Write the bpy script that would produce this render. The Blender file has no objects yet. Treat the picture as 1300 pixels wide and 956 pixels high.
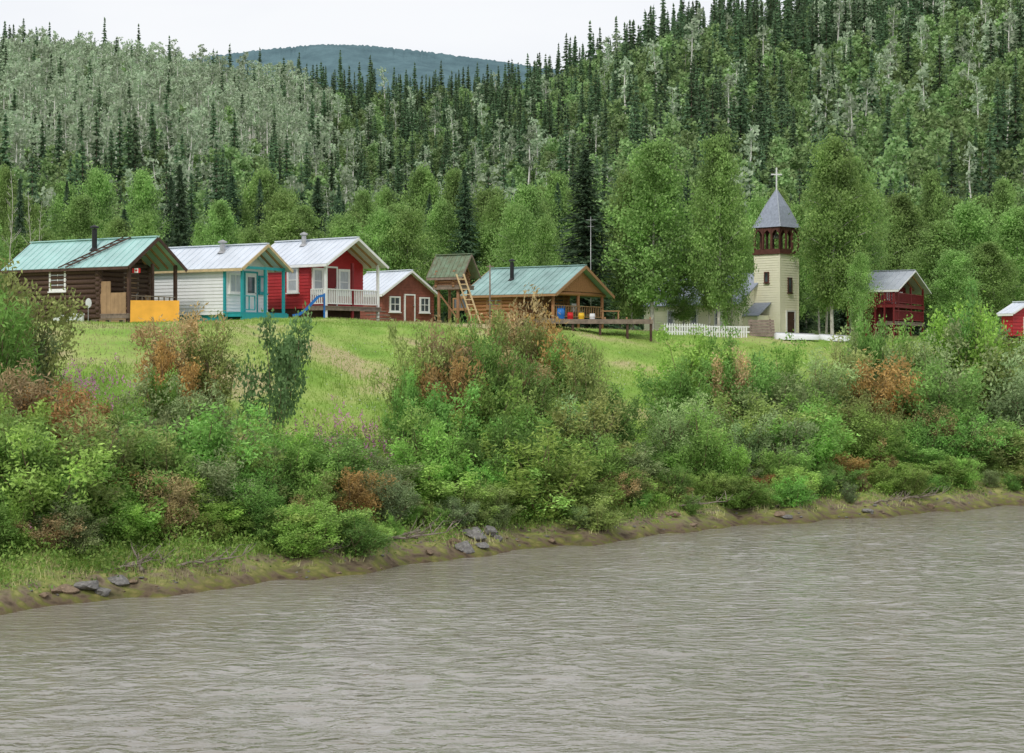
import bpy, bmesh, math, random
import numpy as np
from mathutils import Vector, Matrix
random.seed(7); rng=np.random.default_rng(7)
sc=bpy.context.scene; COL=sc.collection
F=2200.0; HZ=450.0; CX=650.0; CH=6.0
R=math.radians
def zpix(py,Y): return CH-(py-HZ)*Y/F
def xpix(px,Y): return (px-CX)*Y/F
# ------------------------------------------------ terrain
SX=np.array([-400,-12,-9.7,-6.6,-4.4,-2.06,-.24,1.7,3.6,5.6,6.9,9.8,14.6,20.5,400])
SY=np.array([40.6-.9*388,40.6,42.6,45.5,47.6,50.6,53.0,54.6,56.2,58.6,60.2,61.9,65.0,69.5,69.5+.85*379.5])
def Ys(x): return np.interp(x,SX,SY)+.35*np.sin(np.asarray(x)*1.7)+.2*np.sin(np.asarray(x)*3.9+1)
def n2(x,y,s,seed=0):
    x=np.asarray(x)/s; y=np.asarray(y)/s
    return (np.sin(x*1.3+y*.7+seed)+np.sin(-x*.9+y*1.7+2*seed+1)+.6*np.sin(x*2.9+y*2.1+seed*3)+.5*np.sin(x*3.7-y*3.1+seed))/3.1
def dist(x,y): return (np.asarray(y)-Ys(x))*.74
RPX=[-1200,-300,0,120,230,330,500,640,700,760,850,950,1050,1150,1300,1900,2600]
RPY=[60,70,88,98,112,128,140,138,130,112,88,58,24,-10,-46,-110,-110]
def Yr(px): return np.interp(px,[0,600,800,1300],[430,430,365,335])
def tz(x,y):
    x=np.asarray(x,float); y=np.asarray(y,float)
    d=dist(x,y)
    T=np.interp(x,[-22,-15.5,-10,15],[7.35,7.45,7.75,7.25])
    base=np.interp(d,[-12,-3,0,1,4,8,14,20,26,30],[-3,-1.0,0,.42,1.35,2.35,4.0,5.7,7.3,7.75])
    base=np.where(d>14,base*T/7.75,base)
    base=base+np.where((d>.3),.09*n2(x,y,1.1,1)*np.clip(d/3,0,1)*np.clip(1.6-d/28,.3,1),0)+np.where((d>.2)&(d<8),.12*n2(x,y,.45,5)*np.clip(d,0,1),0)+.16*n2(x,y,4.5,8)*np.clip((d-8)/4,0,1)*np.clip((26-d)/5,0,1)
    px=np.clip(x/np.maximum(y,1)*F+CX,-1200,2600)
    yr=Yr(px); Zr=CH+(HZ-np.interp(px,RPX,RPY))*yr/F
    s=np.clip((y-150)/(yr-150),0,1)
    prof=s**1.1
    h=(Zr-T)*prof - 9*np.exp(-((px-500)/130)**2)*np.sin(np.pi*s) + 6*np.exp(-((px-860)/120)**2)*np.sin(np.pi*s)
    h=h+3.2*n2(x,y,22,3)*np.sin(np.pi*np.clip(s,0,1))
    h=h*np.clip((d-40)/35,0,1)
    z=base+h
    z=np.where(y>yr, np.maximum(z*(1-(y-yr)*.0012),6),z)
    return z
def tz1(x,y): return float(tz(np.array([x]),np.array([y]))[0])
def spot(px,d):
    Y=70.
    for _ in range(40):
        X=xpix(px,Y); Y=.5*Y+.5*(float(Ys(X))+d/.74)
    return xpix(px,Y),Y
# ------------------------------------------------ materials
def nodes(m):
    m.use_nodes=True; return m.node_tree.nodes,m.node_tree.links
def mat(name,col,rough=.8,ns=3,amt=.25,bump=.0,metal=0,stretch=(1,1,1),col2=None,spec=.3,bd=.02):
    m=bpy.data.materials.new(name); N,K=nodes(m); b=N['Principled BSDF']
    tc=N.new('ShaderNodeTexCoord'); mp=N.new('ShaderNodeMapping'); mp.inputs['Scale'].default_value=stretch
    K.new(tc.outputs['Object'],mp.inputs['Vector'])
    n=N.new('ShaderNodeTexNoise'); n.inputs['Scale'].default_value=ns; n.inputs['Detail'].default_value=6; n.inputs['Roughness'].default_value=.65
    K.new(mp.outputs['Vector'],n.inputs['Vector'])
    r=N.new('ShaderNodeMapRange'); r.inputs['From Min'].default_value=.3; r.inputs['From Max'].default_value=.7
    K.new(n.outputs['Fac'],r.inputs['Value'])
    mx=N.new('ShaderNodeMix'); mx.data_type='RGBA'
    c2=col2 or tuple(c*(1-amt*1.6) for c in col)
    mx.inputs[6].default_value=(*c2,1); mx.inputs[7].default_value=(*[min(1,c*(1+amt*.4)) for c in col],1)
    K.new(r.outputs['Result'],mx.inputs[0]); K.new(mx.outputs[2],b.inputs['Base Color'])
    b.inputs['Roughness'].default_value=rough; b.inputs['Metallic'].default_value=metal
    b.inputs['Specular IOR Level'].default_value=spec
    if bump:
        bp=N.new('ShaderNodeBump'); bp.inputs['Strength'].default_value=bump; bp.inputs['Distance'].default_value=bd
        K.new(n.outputs['Fac'],bp.inputs['Height']); K.new(bp.outputs['Normal'],b.inputs['Normal'])
    return m
def leafmat(name,ca,cb,objcol=False,ns=.7,tr=.25,lo=.55,hi=1.35,rl=.7,rh=1.25):
    m=bpy.data.materials.new(name); N,K=nodes(m); b=N['Principled BSDF']; out=N['Material Output']
    g=N.new('ShaderNodeNewGeometry'); oi=N.new('ShaderNodeObjectInfo'); tc=N.new('ShaderNodeTexCoord')
    mx=N.new('ShaderNodeMix'); mx.data_type='RGBA'; mx.inputs[6].default_value=(*ca,1); mx.inputs[7].default_value=(*cb,1)
    K.new(g.outputs['Random Per Island'],mx.inputs[0]); col=mx.outputs[2]
    if objcol:
        m2=N.new('ShaderNodeMix'); m2.data_type='RGBA'; m2.blend_type='MULTIPLY'; m2.inputs[0].default_value=1
        K.new(col,m2.inputs[6]); K.new(oi.outputs['Color'],m2.inputs[7]); col=m2.outputs[2]
    n=N.new('ShaderNodeTexNoise'); n.inputs['Scale'].default_value=ns; n.inputs['Detail'].default_value=3
    K.new(tc.outputs['Object'],n.inputs['Vector'])
    r=N.new('ShaderNodeMapRange'); r.inputs['From Min'].default_value=.35; r.inputs['From Max'].default_value=.65; r.inputs['To Min'].default_value=lo; r.inputs['To Max'].default_value=hi
    K.new(n.outputs['Fac'],r.inputs['Value'])
    r2=N.new('ShaderNodeMapRange'); r2.inputs['To Min'].default_value=rl; r2.inputs['To Max'].default_value=rh; K.new(oi.outputs['Random'],r2.inputs['Value'])
    mu=N.new('ShaderNodeMath'); mu.operation='MULTIPLY'; K.new(r.outputs['Result'],mu.inputs[0]); K.new(r2.outputs['Result'],mu.inputs[1])
    r3=N.new('ShaderNodeMapRange'); r3.inputs['To Min'].default_value=.49; r3.inputs['To Max'].default_value=.512; K.new(oi.outputs['Random'],r3.inputs['Value'])
    hs=N.new('ShaderNodeHueSaturation'); K.new(col,hs.inputs['Color']); K.new(mu.outputs[0],hs.inputs['Value']); K.new(r3.outputs['Result'],hs.inputs['Hue'])
    K.new(hs.outputs['Color'],b.inputs['Base Color']); b.inputs['Roughness'].default_value=.6; b.inputs['Specular IOR Level'].default_value=.25
    t=N.new('ShaderNodeBsdfTranslucent'); K.new(hs.outputs['Color'],t.inputs['Color'])
    ms=N.new('ShaderNodeMixShader'); ms.inputs[0].default_value=tr
    K.new(b.outputs[0],ms.inputs[1]); K.new(t.outputs[0],ms.inputs[2]); K.new(ms.outputs[0],out.inputs['Surface'])
    return m
M={}
M['bushleaf']=leafmat('bush_leaves',(1.3,1.38,1.15),(2.3,2.25,1.95),True,ns=.8,tr=.35,lo=.62,hi=1.25,rl=.78,rh=1.2)
M['birchleaf']=leafmat('birch_leaves',(.20,.345,.09),(.36,.53,.17),False,ns=.45,tr=.35,lo=.62,hi=1.28,rl=.8,rh=1.22)
M['spruceleaf']=leafmat('spruce_needles',(.045,.095,.05),(.10,.165,.08),False,ns=.8,tr=.08)
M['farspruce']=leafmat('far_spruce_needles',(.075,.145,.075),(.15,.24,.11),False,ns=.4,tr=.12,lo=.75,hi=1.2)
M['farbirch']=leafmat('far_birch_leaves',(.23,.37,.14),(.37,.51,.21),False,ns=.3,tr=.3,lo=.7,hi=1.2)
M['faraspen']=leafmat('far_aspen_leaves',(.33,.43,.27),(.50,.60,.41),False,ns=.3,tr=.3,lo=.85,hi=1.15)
M['under']=leafmat('undergrowth_leaves',(.16,.31,.05),(.38,.50,.13),False,ns=.35,tr=.35,lo=.65,hi=1.2)
M['grassblade']=leafmat('grass_blades',(.21,.35,.05),(.37,.51,.12),False,ns=.25,tr=.3,lo=.8,hi=1.12)
M['drygrass']=leafmat('dry_grass_blades',(.36,.35,.16),(.52,.49,.25),False,ns=.3,tr=.2)
M['pink']=leafmat('fireweed_petals',(.44,.16,.36),(.56,.26,.46),False,tr=.3)
M['white_petal']=leafmat('daisy_petals',(.7,.7,.62),(.85,.85,.8),False,tr=.2)
M['birchbark']=mat('birch_bark',(.62,.6,.54),.8,6,.35,stretch=(1,1,.5),col2=(.22,.2,.17))
M['aspenbark']=mat('aspen_bark',(.85,.83,.77),.8,2,.2,col2=(.66,.64,.58))
M['bark']=mat('spruce_bark',(.13,.1,.075),.9,5,.3)
M['twig']=mat('shrub_twig',(.24,.17,.11),.9,5,.3)
M['deadwood']=mat('weathered_driftwood',(.32,.27,.22),.9,8,.3,bump=.4,stretch=(1,1,1))
M['rock']=mat('grey_river_rock',(.26,.25,.235),.85,4,.35,bump=.6,bd=.05)
M['rock2']=mat('brown_river_rock',(.3,.22,.15),.85,4,.35,bump=.6,bd=.05)
M['darklog']=mat('dark_stained_log',(.11,.065,.045),.75,3,.35,bump=.4,stretch=(4,4,14))
M['whitelap']=mat('white_clapboard',(.86,.87,.88),.55,2,.05)
M['redlap']=mat('red_clapboard',(.44,.03,.035),.55,2,.12)
M['brownlap']=mat('red_brown_clapboard',(.27,.09,.06),.65,3,.25)
M['honeylog']=mat('honey_log',(.44,.21,.09),.65,3,.3,bump=.3,stretch=(4,4,14))
M['cachelog']=mat('cache_log',(.36,.19,.10),.75,3,.3,bump=.3,stretch=(4,4,14))
M['cream']=mat('cream_clapboard',(.95,.91,.72),.6,2,.04)
M['teal']=mat('teal_trim_paint',(.03,.36,.40),.5,3,.1)
M['tealroof']=mat('pale_teal_metal_roof',(.44,.68,.65),.45,.8,.15,metal=.15)
M['greenroof']=mat('green_metal_roof',(.32,.49,.46),.5,.8,.25,metal=.15)
M['whiteroof']=mat('pale_grey_metal_roof',(.72,.77,.84),.42,.8,.1,metal=.15)
M['midgrey']=mat('mid_grey_metal_roof',(.48,.52,.57),.5,.8,.15,metal=.1)
M['greyroof']=mat('blue_grey_shingle_roof',(.36,.40,.49),.6,6,.2)
M['mossroof']=mat('mossy_roof',(.17,.25,.17),.85,4,.4,col2=(.14,.13,.08))
M['white']=mat('white_trim_paint',(.84,.84,.83),.5,3,.08)
M['wood']=mat('bare_lumber',(.42,.24,.12),.75,4,.25,bump=.2,stretch=(3,3,10))
M['pale']=mat('pale_lumber',(.66,.50,.28),.75,4,.2)
M['greywood']=mat('weathered_lumber',(.27,.21,.17),.85,4,.3,bump=.2)
M['darkwood']=mat('dark_brown_wood',(.10,.055,.04),.75,4,.3)
M['belfry']=mat('red_brown_belfry_paint',(.15,.06,.045),.65,4,.25)
M['black']=mat('black_stovepipe',(.02,.02,.022),.5,3,.2)
M['steel']=mat('galvanised_steel',(.5,.5,.5),.4,5,.2,metal=.7)
M['glass']=mat('window_glass',(.10,.13,.15),.08,1.5,.5,spec=.8,col2=(.03,.035,.04))
M['curtain']=mat('white_curtain',(.50,.54,.58),.3,6,.25,stretch=(6,6,.5),spec=.6)
M['plywood']=mat('orange_plywood',(.85,.42,.05),.7,1.5,.12)
M['tan']=mat('tan_plywood',(.42,.27,.15),.75,2,.2)
M['foam']=mat('white_foam',(.78,.8,.8),.6,3,.1)
M['blue']=mat('blue_plastic',(.02,.16,.5),.35,2,.1)
M['yellow']=mat('yellow_plastic',(.8,.5,.03),.4,2,.1)
M['red']=mat('red_paint',(.6,.02,.02),.5,2,.1)
M['shed']=mat('dark_red_boards',(.21,.022,.026),.65,3,.2)
M['dark']=mat('painted_interior_shade',(.015,.013,.012),.9,3,.1)  # near-black colour stands in for the shade inside buildings
# ------------------------------------------------ tagging
REG=[]
def tag(o,label=None,cat=None,group=None,kind=None,px=None):
    if label: o['label']=label
    if cat: o['category']=cat
    if group: o['group']=group
    if kind: o['kind']=kind
    if px is not None: REG.append((px,o))
    return o
def empty(name,loc,rz=0,scale=None):
    o=bpy.data.objects.new(name,None); o.empty_display_size=.2; COL.objects.link(o); o.location=loc; o.rotation_euler=(0,0,rz)
    if scale: o.scale=scale
    return o
def inst(name,me,parent=None,loc=(0,0,0),rz=0,scale=(1,1,1)):
    o=bpy.data.objects.new(name,me); COL.objects.link(o); o.parent=parent; o.location=loc; o.rotation_euler=(0,0,rz); o.scale=scale
    return o
class MB:
    def __init__(s): s.v=[];s.f=[]
    def add(s,vs,fs):
        b=len(s.v); s.v+=[tuple(p) for p in vs]; s.f+=[tuple(b+i for i in f) for f in fs]; return s
    HF=[(0,3,2,1),(4,5,6,7),(0,1,5,4),(1,2,6,5),(2,3,7,6),(3,0,4,7)]
    def box(s,x0,x1,y0,y1,z0,z1):
        return s.add([(x0,y0,z0),(x1,y0,z0),(x1,y1,z0),(x0,y1,z0),(x0,y0,z1),(x1,y0,z1),(x1,y1,z1),(x0,y1,z1)],s.HF)
    def obox(s,c,u,v,w,a,b,d):
        c,u,v,w=Vector(c),Vector(u).normalized(),Vector(v).normalized(),Vector(w).normalized()
        P=[c+u*a*i+v*b*j+w*d*k for k in(-1,1) for i,j in((-1,-1),(1,-1),(1,1),(-1,1))]
        return s.add(P,s.HF)
    def bar(s,p,q,w,h):
        p,q=Vector(p),Vector(q); u=(q-p); L=u.length; u.normalize()
        up=Vector((0,0,1)) if abs(u.z)<.95 else Vector((1,0,0))
        v=up.cross(u).normalized(); ww=u.cross(v)
        return s.obox((p+q)/2,u,v,ww,L/2,w/2,h/2)
    def slab(s,p0,p1,p2,p3,t):
        P=[Vector(p) for p in(p0,p1,p2,p3)]; n=(P[1]-P[0]).cross(P[3]-P[0]).normalized()
        return s.add([p-n*t for p in P]+P,s.HF)
    def tube(s,pts,rad,n=8):
        pts=[Vector(p) for p in pts]
        if not hasattr(rad,'__len__'): rad=[rad]*len(pts)
        vs=[];fs=[]
        for i,p in enumerate(pts):
            d=(pts[min(i+1,len(pts)-1)]-pts[max(i-1,0)]).normalized()
            a=Vector((0,0,1)) if abs(d.z)<.9 else Vector((1,0,0))
            u=a.cross(d).normalized(); v=d.cross(u)
            for k in range(n):
                t=2*math.pi*k/n; vs.append(p+(u*math.cos(t)+v*math.sin(t))*rad[i])
        for i in range(len(pts)-1):
            for k in range(n): fs.append((i*n+k,i*n+(k+1)%n,(i+1)*n+(k+1)%n,(i+1)*n+k))
        fs.append(tuple(range(n-1,-1,-1))); fs.append(tuple((len(pts)-1)*n+k for k in range(n)))
        return s.add(vs,fs)
    def mesh(s,name,m,smooth=False):
        me=bpy.data.meshes.new(name); me.from_pydata(s.v,[],s.f); me.materials.append(m)
        if smooth: me.polygons.foreach_set('use_smooth',[True]*len(me.polygons))
        me.update(); return me
    def build(s,name,m,parent=None,smooth=False):
        return inst(name,s.mesh(name,m,smooth),parent)
def npmesh(name,V,Fc,mats,mi=None):
    me=bpy.data.meshes.new(name); me.from_pydata(V.tolist() if hasattr(V,'tolist') else V,[],Fc.tolist() if hasattr(Fc,'tolist') else Fc)
    for m in mats: me.materials.append(m)
    if mi is not None: me.polygons.foreach_set('material_index',mi)
    me.update(); return me
def nrm(a): return a/np.maximum(np.linalg.norm(a,axis=1,keepdims=True),1e-6)
def leafv(C,L,W,D=None,dmix=0,g=rng):
    N=len(C); d=g.normal(size=(N,3))
    if D is not None: d=nrm(d)*(1-dmix)+D*dmix
    d=nrm(d); s=nrm(np.cross(d,g.normal(size=(N,3))))
    L=np.asarray(L).reshape(-1,1)*np.ones((N,1)); W=np.asarray(W).reshape(-1,1)*np.ones((N,1))
    V=np.stack([C-d*L/2,C+s*W/2,C+d*L/2,C-s*W/2],1).reshape(-1,3)
    return V
def quads(n): return np.arange(n*4).reshape(-1,4)
# ------------------------------------------------ plant prototypes (mesh pairs: wood, leaves)
def birch(H,Rm,nleaf,seed,leaf=.15,lo=.14,sides=7,nl=34,sig=.34,rk=1.):
    g=np.random.default_rng(seed); rd=random.Random(seed); mb=MB()
    lean=(rd.uniform(-.3,.3),rd.uniform(-.3,.3))
    tp=[(lean[0]*t+.12*math.sin(t*7+seed),lean[1]*t+.12*math.cos(t*5+seed),H*t*.97) for t in np.linspace(0,1,9)]
    r0=(.011*H+.02)*rk
    mb.tube([(tp[0][0],tp[0][1],-.4)]+tp,[r0*1.3]+[r0*(1-.93*t) for t in np.linspace(0,1,9)],sides)
    cc=[];ww=[]
    for i in range(nl):
        h=lo+(.97-lo)*((i+rd.random())/nl); z=H*h
        k=h*8; a=int(k); fr=k-a; a=min(a,7); px=tp[a][0]*(1-fr)+tp[a+1][0]*fr; py=tp[a][1]*(1-fr)+tp[a+1][1]*fr
        hh=(h-lo)/(1-lo); env=Rm*(math.sin(math.pi*min(1,hh**.75*.93+.07))**.7)*rd.uniform(.6,1.15)+.15
        th=i*2.4+rd.uniform(-.5,.5); ri=env*.9
        pts=[]
        for q in (0,.35,.7,1):
            pts.append((px+math.cos(th)*env*q,py+math.sin(th)*env*q,z+ri*(q*1.0-q*q*.35)*(1-.3*hh)))
        mb.tube(pts,[r0*.32*(1-.5*h),r0*.22*(1-.5*h),.02,.01],4)
        for q in np.linspace(.3,1.05,6):
            p=np.array(pts[0])*(1-q)+np.array(pts[-1])*q; p[2]+=.15*env*math.sin(q*3)
            cc.append(p+g.normal(size=3)*.1*env); ww.append(.5+q)
            for _ in range(2):
                cc.append(p+g.normal(size=3)*np.array([.24,.24,.2])*env); ww.append(.6)
    cc=np.array(cc); cc=cc[cc[:,2]<H*1.0]; ww=g.random(len(cc))**1.5+.15
    idx=g.choice(len(cc),nleaf,p=ww/ww.sum())
    C=cc[idx]+g.normal(size=(nleaf,3))*np.array([sig,sig,sig*.8])
    C=C[C[:,2]>H*lo*.6]
    V=leafv(C,leaf*g.uniform(.7,1.3,len(C)),leaf*.7*g.uniform(.7,1.2,len(C)),g=g)
    return mb,V
def spruce(H,Rm,dz,nb,nn,L,W,seed,sides=6,lo=.04,ex=.85):
    g=np.random.default_rng(seed); mb=MB()
    mb.tube([(0,0,-.4),(0,0,H*.5),(0,0,H*.99)],[.013*H,.008*H,.002*H],sides)
    C=[];D=[];S=[]
    z=H*lo
    while z<H*.985:
        h=z/H; env=Rm*((1-h)**ex)*(1-.35*math.exp(-h*12))+.05
        for b in range(nb):
            th=g.random()*6.283; e=env*g.uniform(.55,1.15)
            for q in range(nn):
                t=(q+g.random())/nn
                p=(math.cos(th)*e*t,math.sin(th)*e*t,z-e*.32*t+.12*e*t*t*2+g.normal()*.05)
                C.append(p); wdt=(1-.5*t)
                a=th+g.normal()*.7
                D.append((math.cos(a),math.sin(a),-.35)); S.append(wdt*min(1,.35+env/Rm))
        z+=dz*g.uniform(.7,1.2)*(1-.4*h)
    C.append((0,0,H*.98)); D.append((0,0,1)); S.append(.8)
    C=np.array(C);D=nrm(np.array(D));S=np.array(S)
    V=leafv(C,L*S,W*S,D,.75,g)
    return mb,V
def shrub(H,Rm,nleaf,seed,leaf=.12,asp=.45,ns=16,low=True,spread=1.):
    g=np.random.default_rng(seed); rd=random.Random(seed); mb=MB(); cc=[]
    for i in range(ns):
        th=rd.random()*6.283; e=Rm*math.sqrt(rd.random())*rd.uniform(.8,1.15); hh=H*rd.uniform(.42,1.1)*(1-.25*(e/Rm)**2)
        b=(math.cos(th)*e*.2,math.sin(th)*e*.2)
        pts=[(b[0],b[1],-.15)]
        for q in(.3,.6,.85,1.): pts.append((b[0]+math.cos(th)*e*q**1.3+rd.uniform(-.1,.1),b[1]+math.sin(th)*e*q**1.3+rd.uniform(-.1,.1),hh*q))
        mb.tube(pts,[.03,.024,.016,.01,.004],4)
        for q in np.linspace(.12 if low else .4,1.04,10):
            k=min(3.999,q*4); a=int(k); p=np.array(pts[a])*(1-(k-a))+np.array(pts[a+1])*(k-a)
            for _ in range(2):
                c=p+g.normal(size=3)*np.array([.22,.22,.16])*(1.15-.72*q)*H/2.6*spread; cc.append(c)
                if _==0 and rd.random()<.5: mb.tube([p,c],[.008,.003],3)
    cc=np.array(cc); w=g.random(len(cc))**1.6+.1
    idx=g.choice(len(cc),nleaf,p=w/w.sum())
    C=cc[idx]+g.normal(size=(nleaf,3))*np.array([.105,.105,.12])*H/2.6
    C[:,2]=np.maximum(C[:,2],.02)
    D=nrm(C*np.array([1,1,.2])+np.array([0,0,1.0]))
    V=leafv(C,leaf*g.uniform(.6,1.3,nleaf),leaf*asp*g.uniform(.7,1.2,nleaf),D,.42,g)
    return mb,V
def pair(fn,n1,n2_,mw,ml):
    mb,V=fn
    return mb.mesh(n1,mw,True),npmesh(n2_,V,quads(len(V)//4),[ml])
def single(fn,name,mw,ml):
    mb,V=fn; b=len(mb.v); fs=list(mb.f)+(quads(len(V)//4)+b).tolist()
    mi=[0]*len(mb.f)+[1]*(len(V)//4)
    return npmesh(name,np.vstack([np.array(mb.v),V]),fs,[mw,ml],mi)
BIR=[pair(birch(12,2.4,21000,s,.2,nl=36),'trunk','crown',M['birchbark'],M['birchleaf']) for s in(1,2,3)]
BIR+=[pair(birch(9,2.6,15000,s,.19,lo=.06,nl=30),'trunk','crown',M['birchbark'],M['birchleaf']) for s in(4,5)]
BIR+=[pair(birch(9,1.7,9000,6,.2,lo=.1,nl=26),'trunk','crown',M['birchbark'],M['birchleaf'])]
SPR=[pair(spruce(12,2.4,.24,13,8,.58,.19,s,ex=.7),'trunk','crown',M['bark'],M['spruceleaf']) for s in(11,12)]
SHR=[pair(shrub(3,1.35,9500,s,.14,.45,ns=22),'stems','foliage',M['twig'],M['bushleaf']) for s in(21,22,23)]
SHR+=[pair(shrub(3,1.15,7500,s,.17,.28,ns=26,spread=.8),'stems','foliage',M['twig'],M['bushleaf']) for s in(24,25)]
SHR+=[pair(shrub(3.2,1.2,3600,s,.13,.6,ns=9,low=False),'stems','foliage',M['twig'],M['bushleaf']) for s in(26,27)]
FSP=[single(spruce(10,1.35+.2*(s%3),.55,7,3,1.0,.42,s,4),'spruce_tree',M['bark'],M['farspruce']) for s in(31,32,33,34)]
FAS=[single(birch(10.5,.85,150,s,.5,lo=.5,sides=4,nl=8,sig=.24,rk=1.4),'aspen_tree',M['aspenbark'],M['faraspen']) for s in(41,42,43,44)]
FBI=[single(birch(9,1.8,620,s,.55,lo=.1,sides=4,nl=16,sig=.28,rk=1.1),'birch_tree',M['birchbark'],M['farbirch']) for s in(51,52,53)]
# ------------------------------------------------ ground
rows=np.concatenate([np.arange(8,30,1.),np.arange(30,95,.33),np.arange(95,160,1.5),np.arange(160,460,4.),np.geomspace(464,5000,25)])
us=np.concatenate([np.linspace(-1.2,-.37,36),np.arange(-.36,.361,.0045),np.linspace(.37,1.2,36)])
YY,UU=np.meshgrid(rows,us,indexing='ij'); XX=UU*YY
ZZ=tz(XX.ravel(),YY.ravel()); DD=dist(XX.ravel(),YY.ravel())
V=np.stack([XX.ravel(),YY.ravel(),ZZ],1); nr,nc=len(rows),len(us)
ii=(np.arange(nr-1)[:,None]*nc+np.arange(nc-1)[None]).ravel()
Fc=np.stack([ii,ii+1,ii+nc+1,ii+nc],1)
gm=bpy.data.materials.new('ground_cover'); N,K=nodes(gm); b=N['Principled BSDF']
me=npmesh('ground',V,Fc,[gm]); me.polygons.foreach_set('use_smooth',[True]*len(me.polygons))
ca=me.color_attributes.new('gmask','FLOAT_COLOR','POINT')
shore=np.clip(1-(DD-1.0)/2.4,0,1); hillm=np.clip((YY.ravel()-105)/25,0,1); wet=np.clip(1-DD/.9,0,1)
ca.data.foreach_set('color',np.stack([shore,wet,hillm,np.ones_like(shore)],1).ravel())
go=inst('ground',me); tag(go,kind='structure')
at=N.new('ShaderNodeAttribute'); at.attribute_name='gmask'; sp=N.new('ShaderNodeSeparateColor'); K.new(at.outputs['Color'],sp.inputs[0])
tc=N.new('ShaderNodeTexCoord')
def noise(s,d=5,vec=None):
    n=N.new('ShaderNodeTexNoise'); n.inputs['Scale'].default_value=s; n.inputs['Detail'].default_value=d; K.new(tc.outputs['Object'],n.inputs['Vector']); return n.outputs['Fac']
def ramp(f,stops):
    r=N.new('ShaderNodeValToRGB'); K.new(f,r.inputs[0])
    while len(r.color_ramp.elements)<len(stops): r.color_ramp.elements.new(.5)
    for e,(p,c) in zip(r.color_ramp.elements,stops): e.position=p; e.color=(*c,1)
    return r.outputs[0]
def mixc(f,a,b_):
    x=N.new('ShaderNodeMix'); x.data_type='RGBA'; K.new(f,x.inputs[0]); K.new(a,x.inputs[6]); K.new(b_,x.inputs[7]); return x.outputs[2]
def madd(a,mul,add,clamp=True):
    x=N.new('ShaderNodeMath'); x.operation='MULTIPLY_ADD'; x.use_clamp=clamp; K.new(a,x.inputs[0]); x.inputs[1].default_value=mul; x.inputs[2].default_value=add; return x.outputs[0]
grass=ramp(noise(.22,6),[(.3,(.13,.26,.035)),(.43,(.22,.37,.06)),(.54,(.33,.43,.11)),(.64,(.44,.38,.2))])
mud=ramp(noise(2.5,8),[(.3,(.10,.075,.05)),(.45,(.24,.19,.13)),(.56,(.22,.24,.07)),(.7,(.38,.35,.14))])
forest=ramp(noise(.3,5),[(.3,(.08,.13,.05)),(.6,(.17,.25,.10)),(.75,(.24,.30,.15))])
x=N.new('ShaderNodeMath'); x.operation='ADD'; K.new(sp.outputs[0],x.inputs[0]); K.new(madd(noise(1.2),1.2,-.6,False),x.inputs[1]); x.use_clamp=True
c1=mixc(x.outputs[0],grass,mud); c2=mixc(sp.outputs[2],c1,forest)
wm=N.new('ShaderNodeMix'); wm.data_type='RGBA'; wm.blend_type='MULTIPLY'; K.new(sp.outputs[1],wm.inputs[0]); K.new(c2,wm.inputs[6]); wm.inputs[7].default_value=(.5,.45,.4,1)
K.new(wm.outputs[2],b.inputs['Base Color']); b.inputs['Roughness'].default_value=.9; b.inputs['Specular IOR Level'].default_value=.2
bp=N.new('ShaderNodeBump'); bp.inputs['Strength'].default_value=.7; bp.inputs['Distance'].default_value=.1; K.new(noise(5,8),bp.inputs['Height']); K.new(bp.outputs[0],b.inputs['Normal'])
# ------------------------------------------------ water
xs=np.concatenate([np.linspace(-400,-26,14),np.arange(-24,36,.11),np.linspace(38,400,14)])
ys=np.concatenate([[-300,-100,-20,5],np.arange(18,76,.11),[80,120,200,400]])
WX,WY=np.meshgrid(xs,ys); wx,wy=WX.ravel(),WY.ravel()
h=np.zeros_like(wx); g=np.random.default_rng(5)
qx=wx+.8*np.sin(wy*.35+1)+.5*np.sin(wx*.5+wy*.3)+.25*np.sin(wx*1.3-wy*1.1); qy=wy+.8*np.sin(wx*.31)+.4*np.sin(wy*.6-wx*.4)+.2*np.sin(wx*1.7+wy*1.4+2)
for i in range(80):
    lam=.42*(6**(g.random()**1.25)); th=R(-78)+g.normal()*.85; k=2*math.pi/lam
    env=.5+.5*np.sin(qx*g.uniform(-.8,.8)+qy*g.uniform(.2,1.1)+g.random()*6)
    amp=.0036*lam*env**1.3
    h+=amp*np.sin(k*(qx*math.cos(th)+qy*math.sin(th))+g.random()*6.28)
win=np.clip((wx+24)/3,0,1)*np.clip((36-wx)/3,0,1)*np.clip((wy-18)/3,0,1)*np.clip((77-wy)/3,0,1)
patch=.75+.35*n2(wx,wy,5,4)
h*=win*patch; h*=.35+.65*np.clip(-dist(wx,wy)/7,0,1)
Vw=np.stack([wx,wy,h-.03],1); nc=len(xs); nr=len(ys)
ii=(np.arange(nr-1)[:,None]*nc+np.arange(nc-1)[None]).ravel(); Fw=np.stack([ii,ii+1,ii+nc+1,ii+nc],1)
wmt=bpy.data.materials.new('silty_river_water'); N,K=nodes(wmt); b=N['Principled BSDF']; tc=N.new('ShaderNodeTexCoord')
K.new(ramp(noise(.12,5),[(.35,(.235,.215,.175)),(.65,(.30,.28,.24))]),b.inputs['Base Color'])
b.inputs['Roughness'].default_value=.06; b.inputs['IOR'].default_value=1.5; b.inputs['Specular IOR Level'].default_value=.85
mp=N.new('ShaderNodeMapping'); mp.inputs['Rotation'].default_value=(0,0,R(-10)); mp.inputs['Scale'].default_value=(.6,1.25,1); K.new(tc.outputs['Object'],mp.inputs['Vector'])
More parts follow.
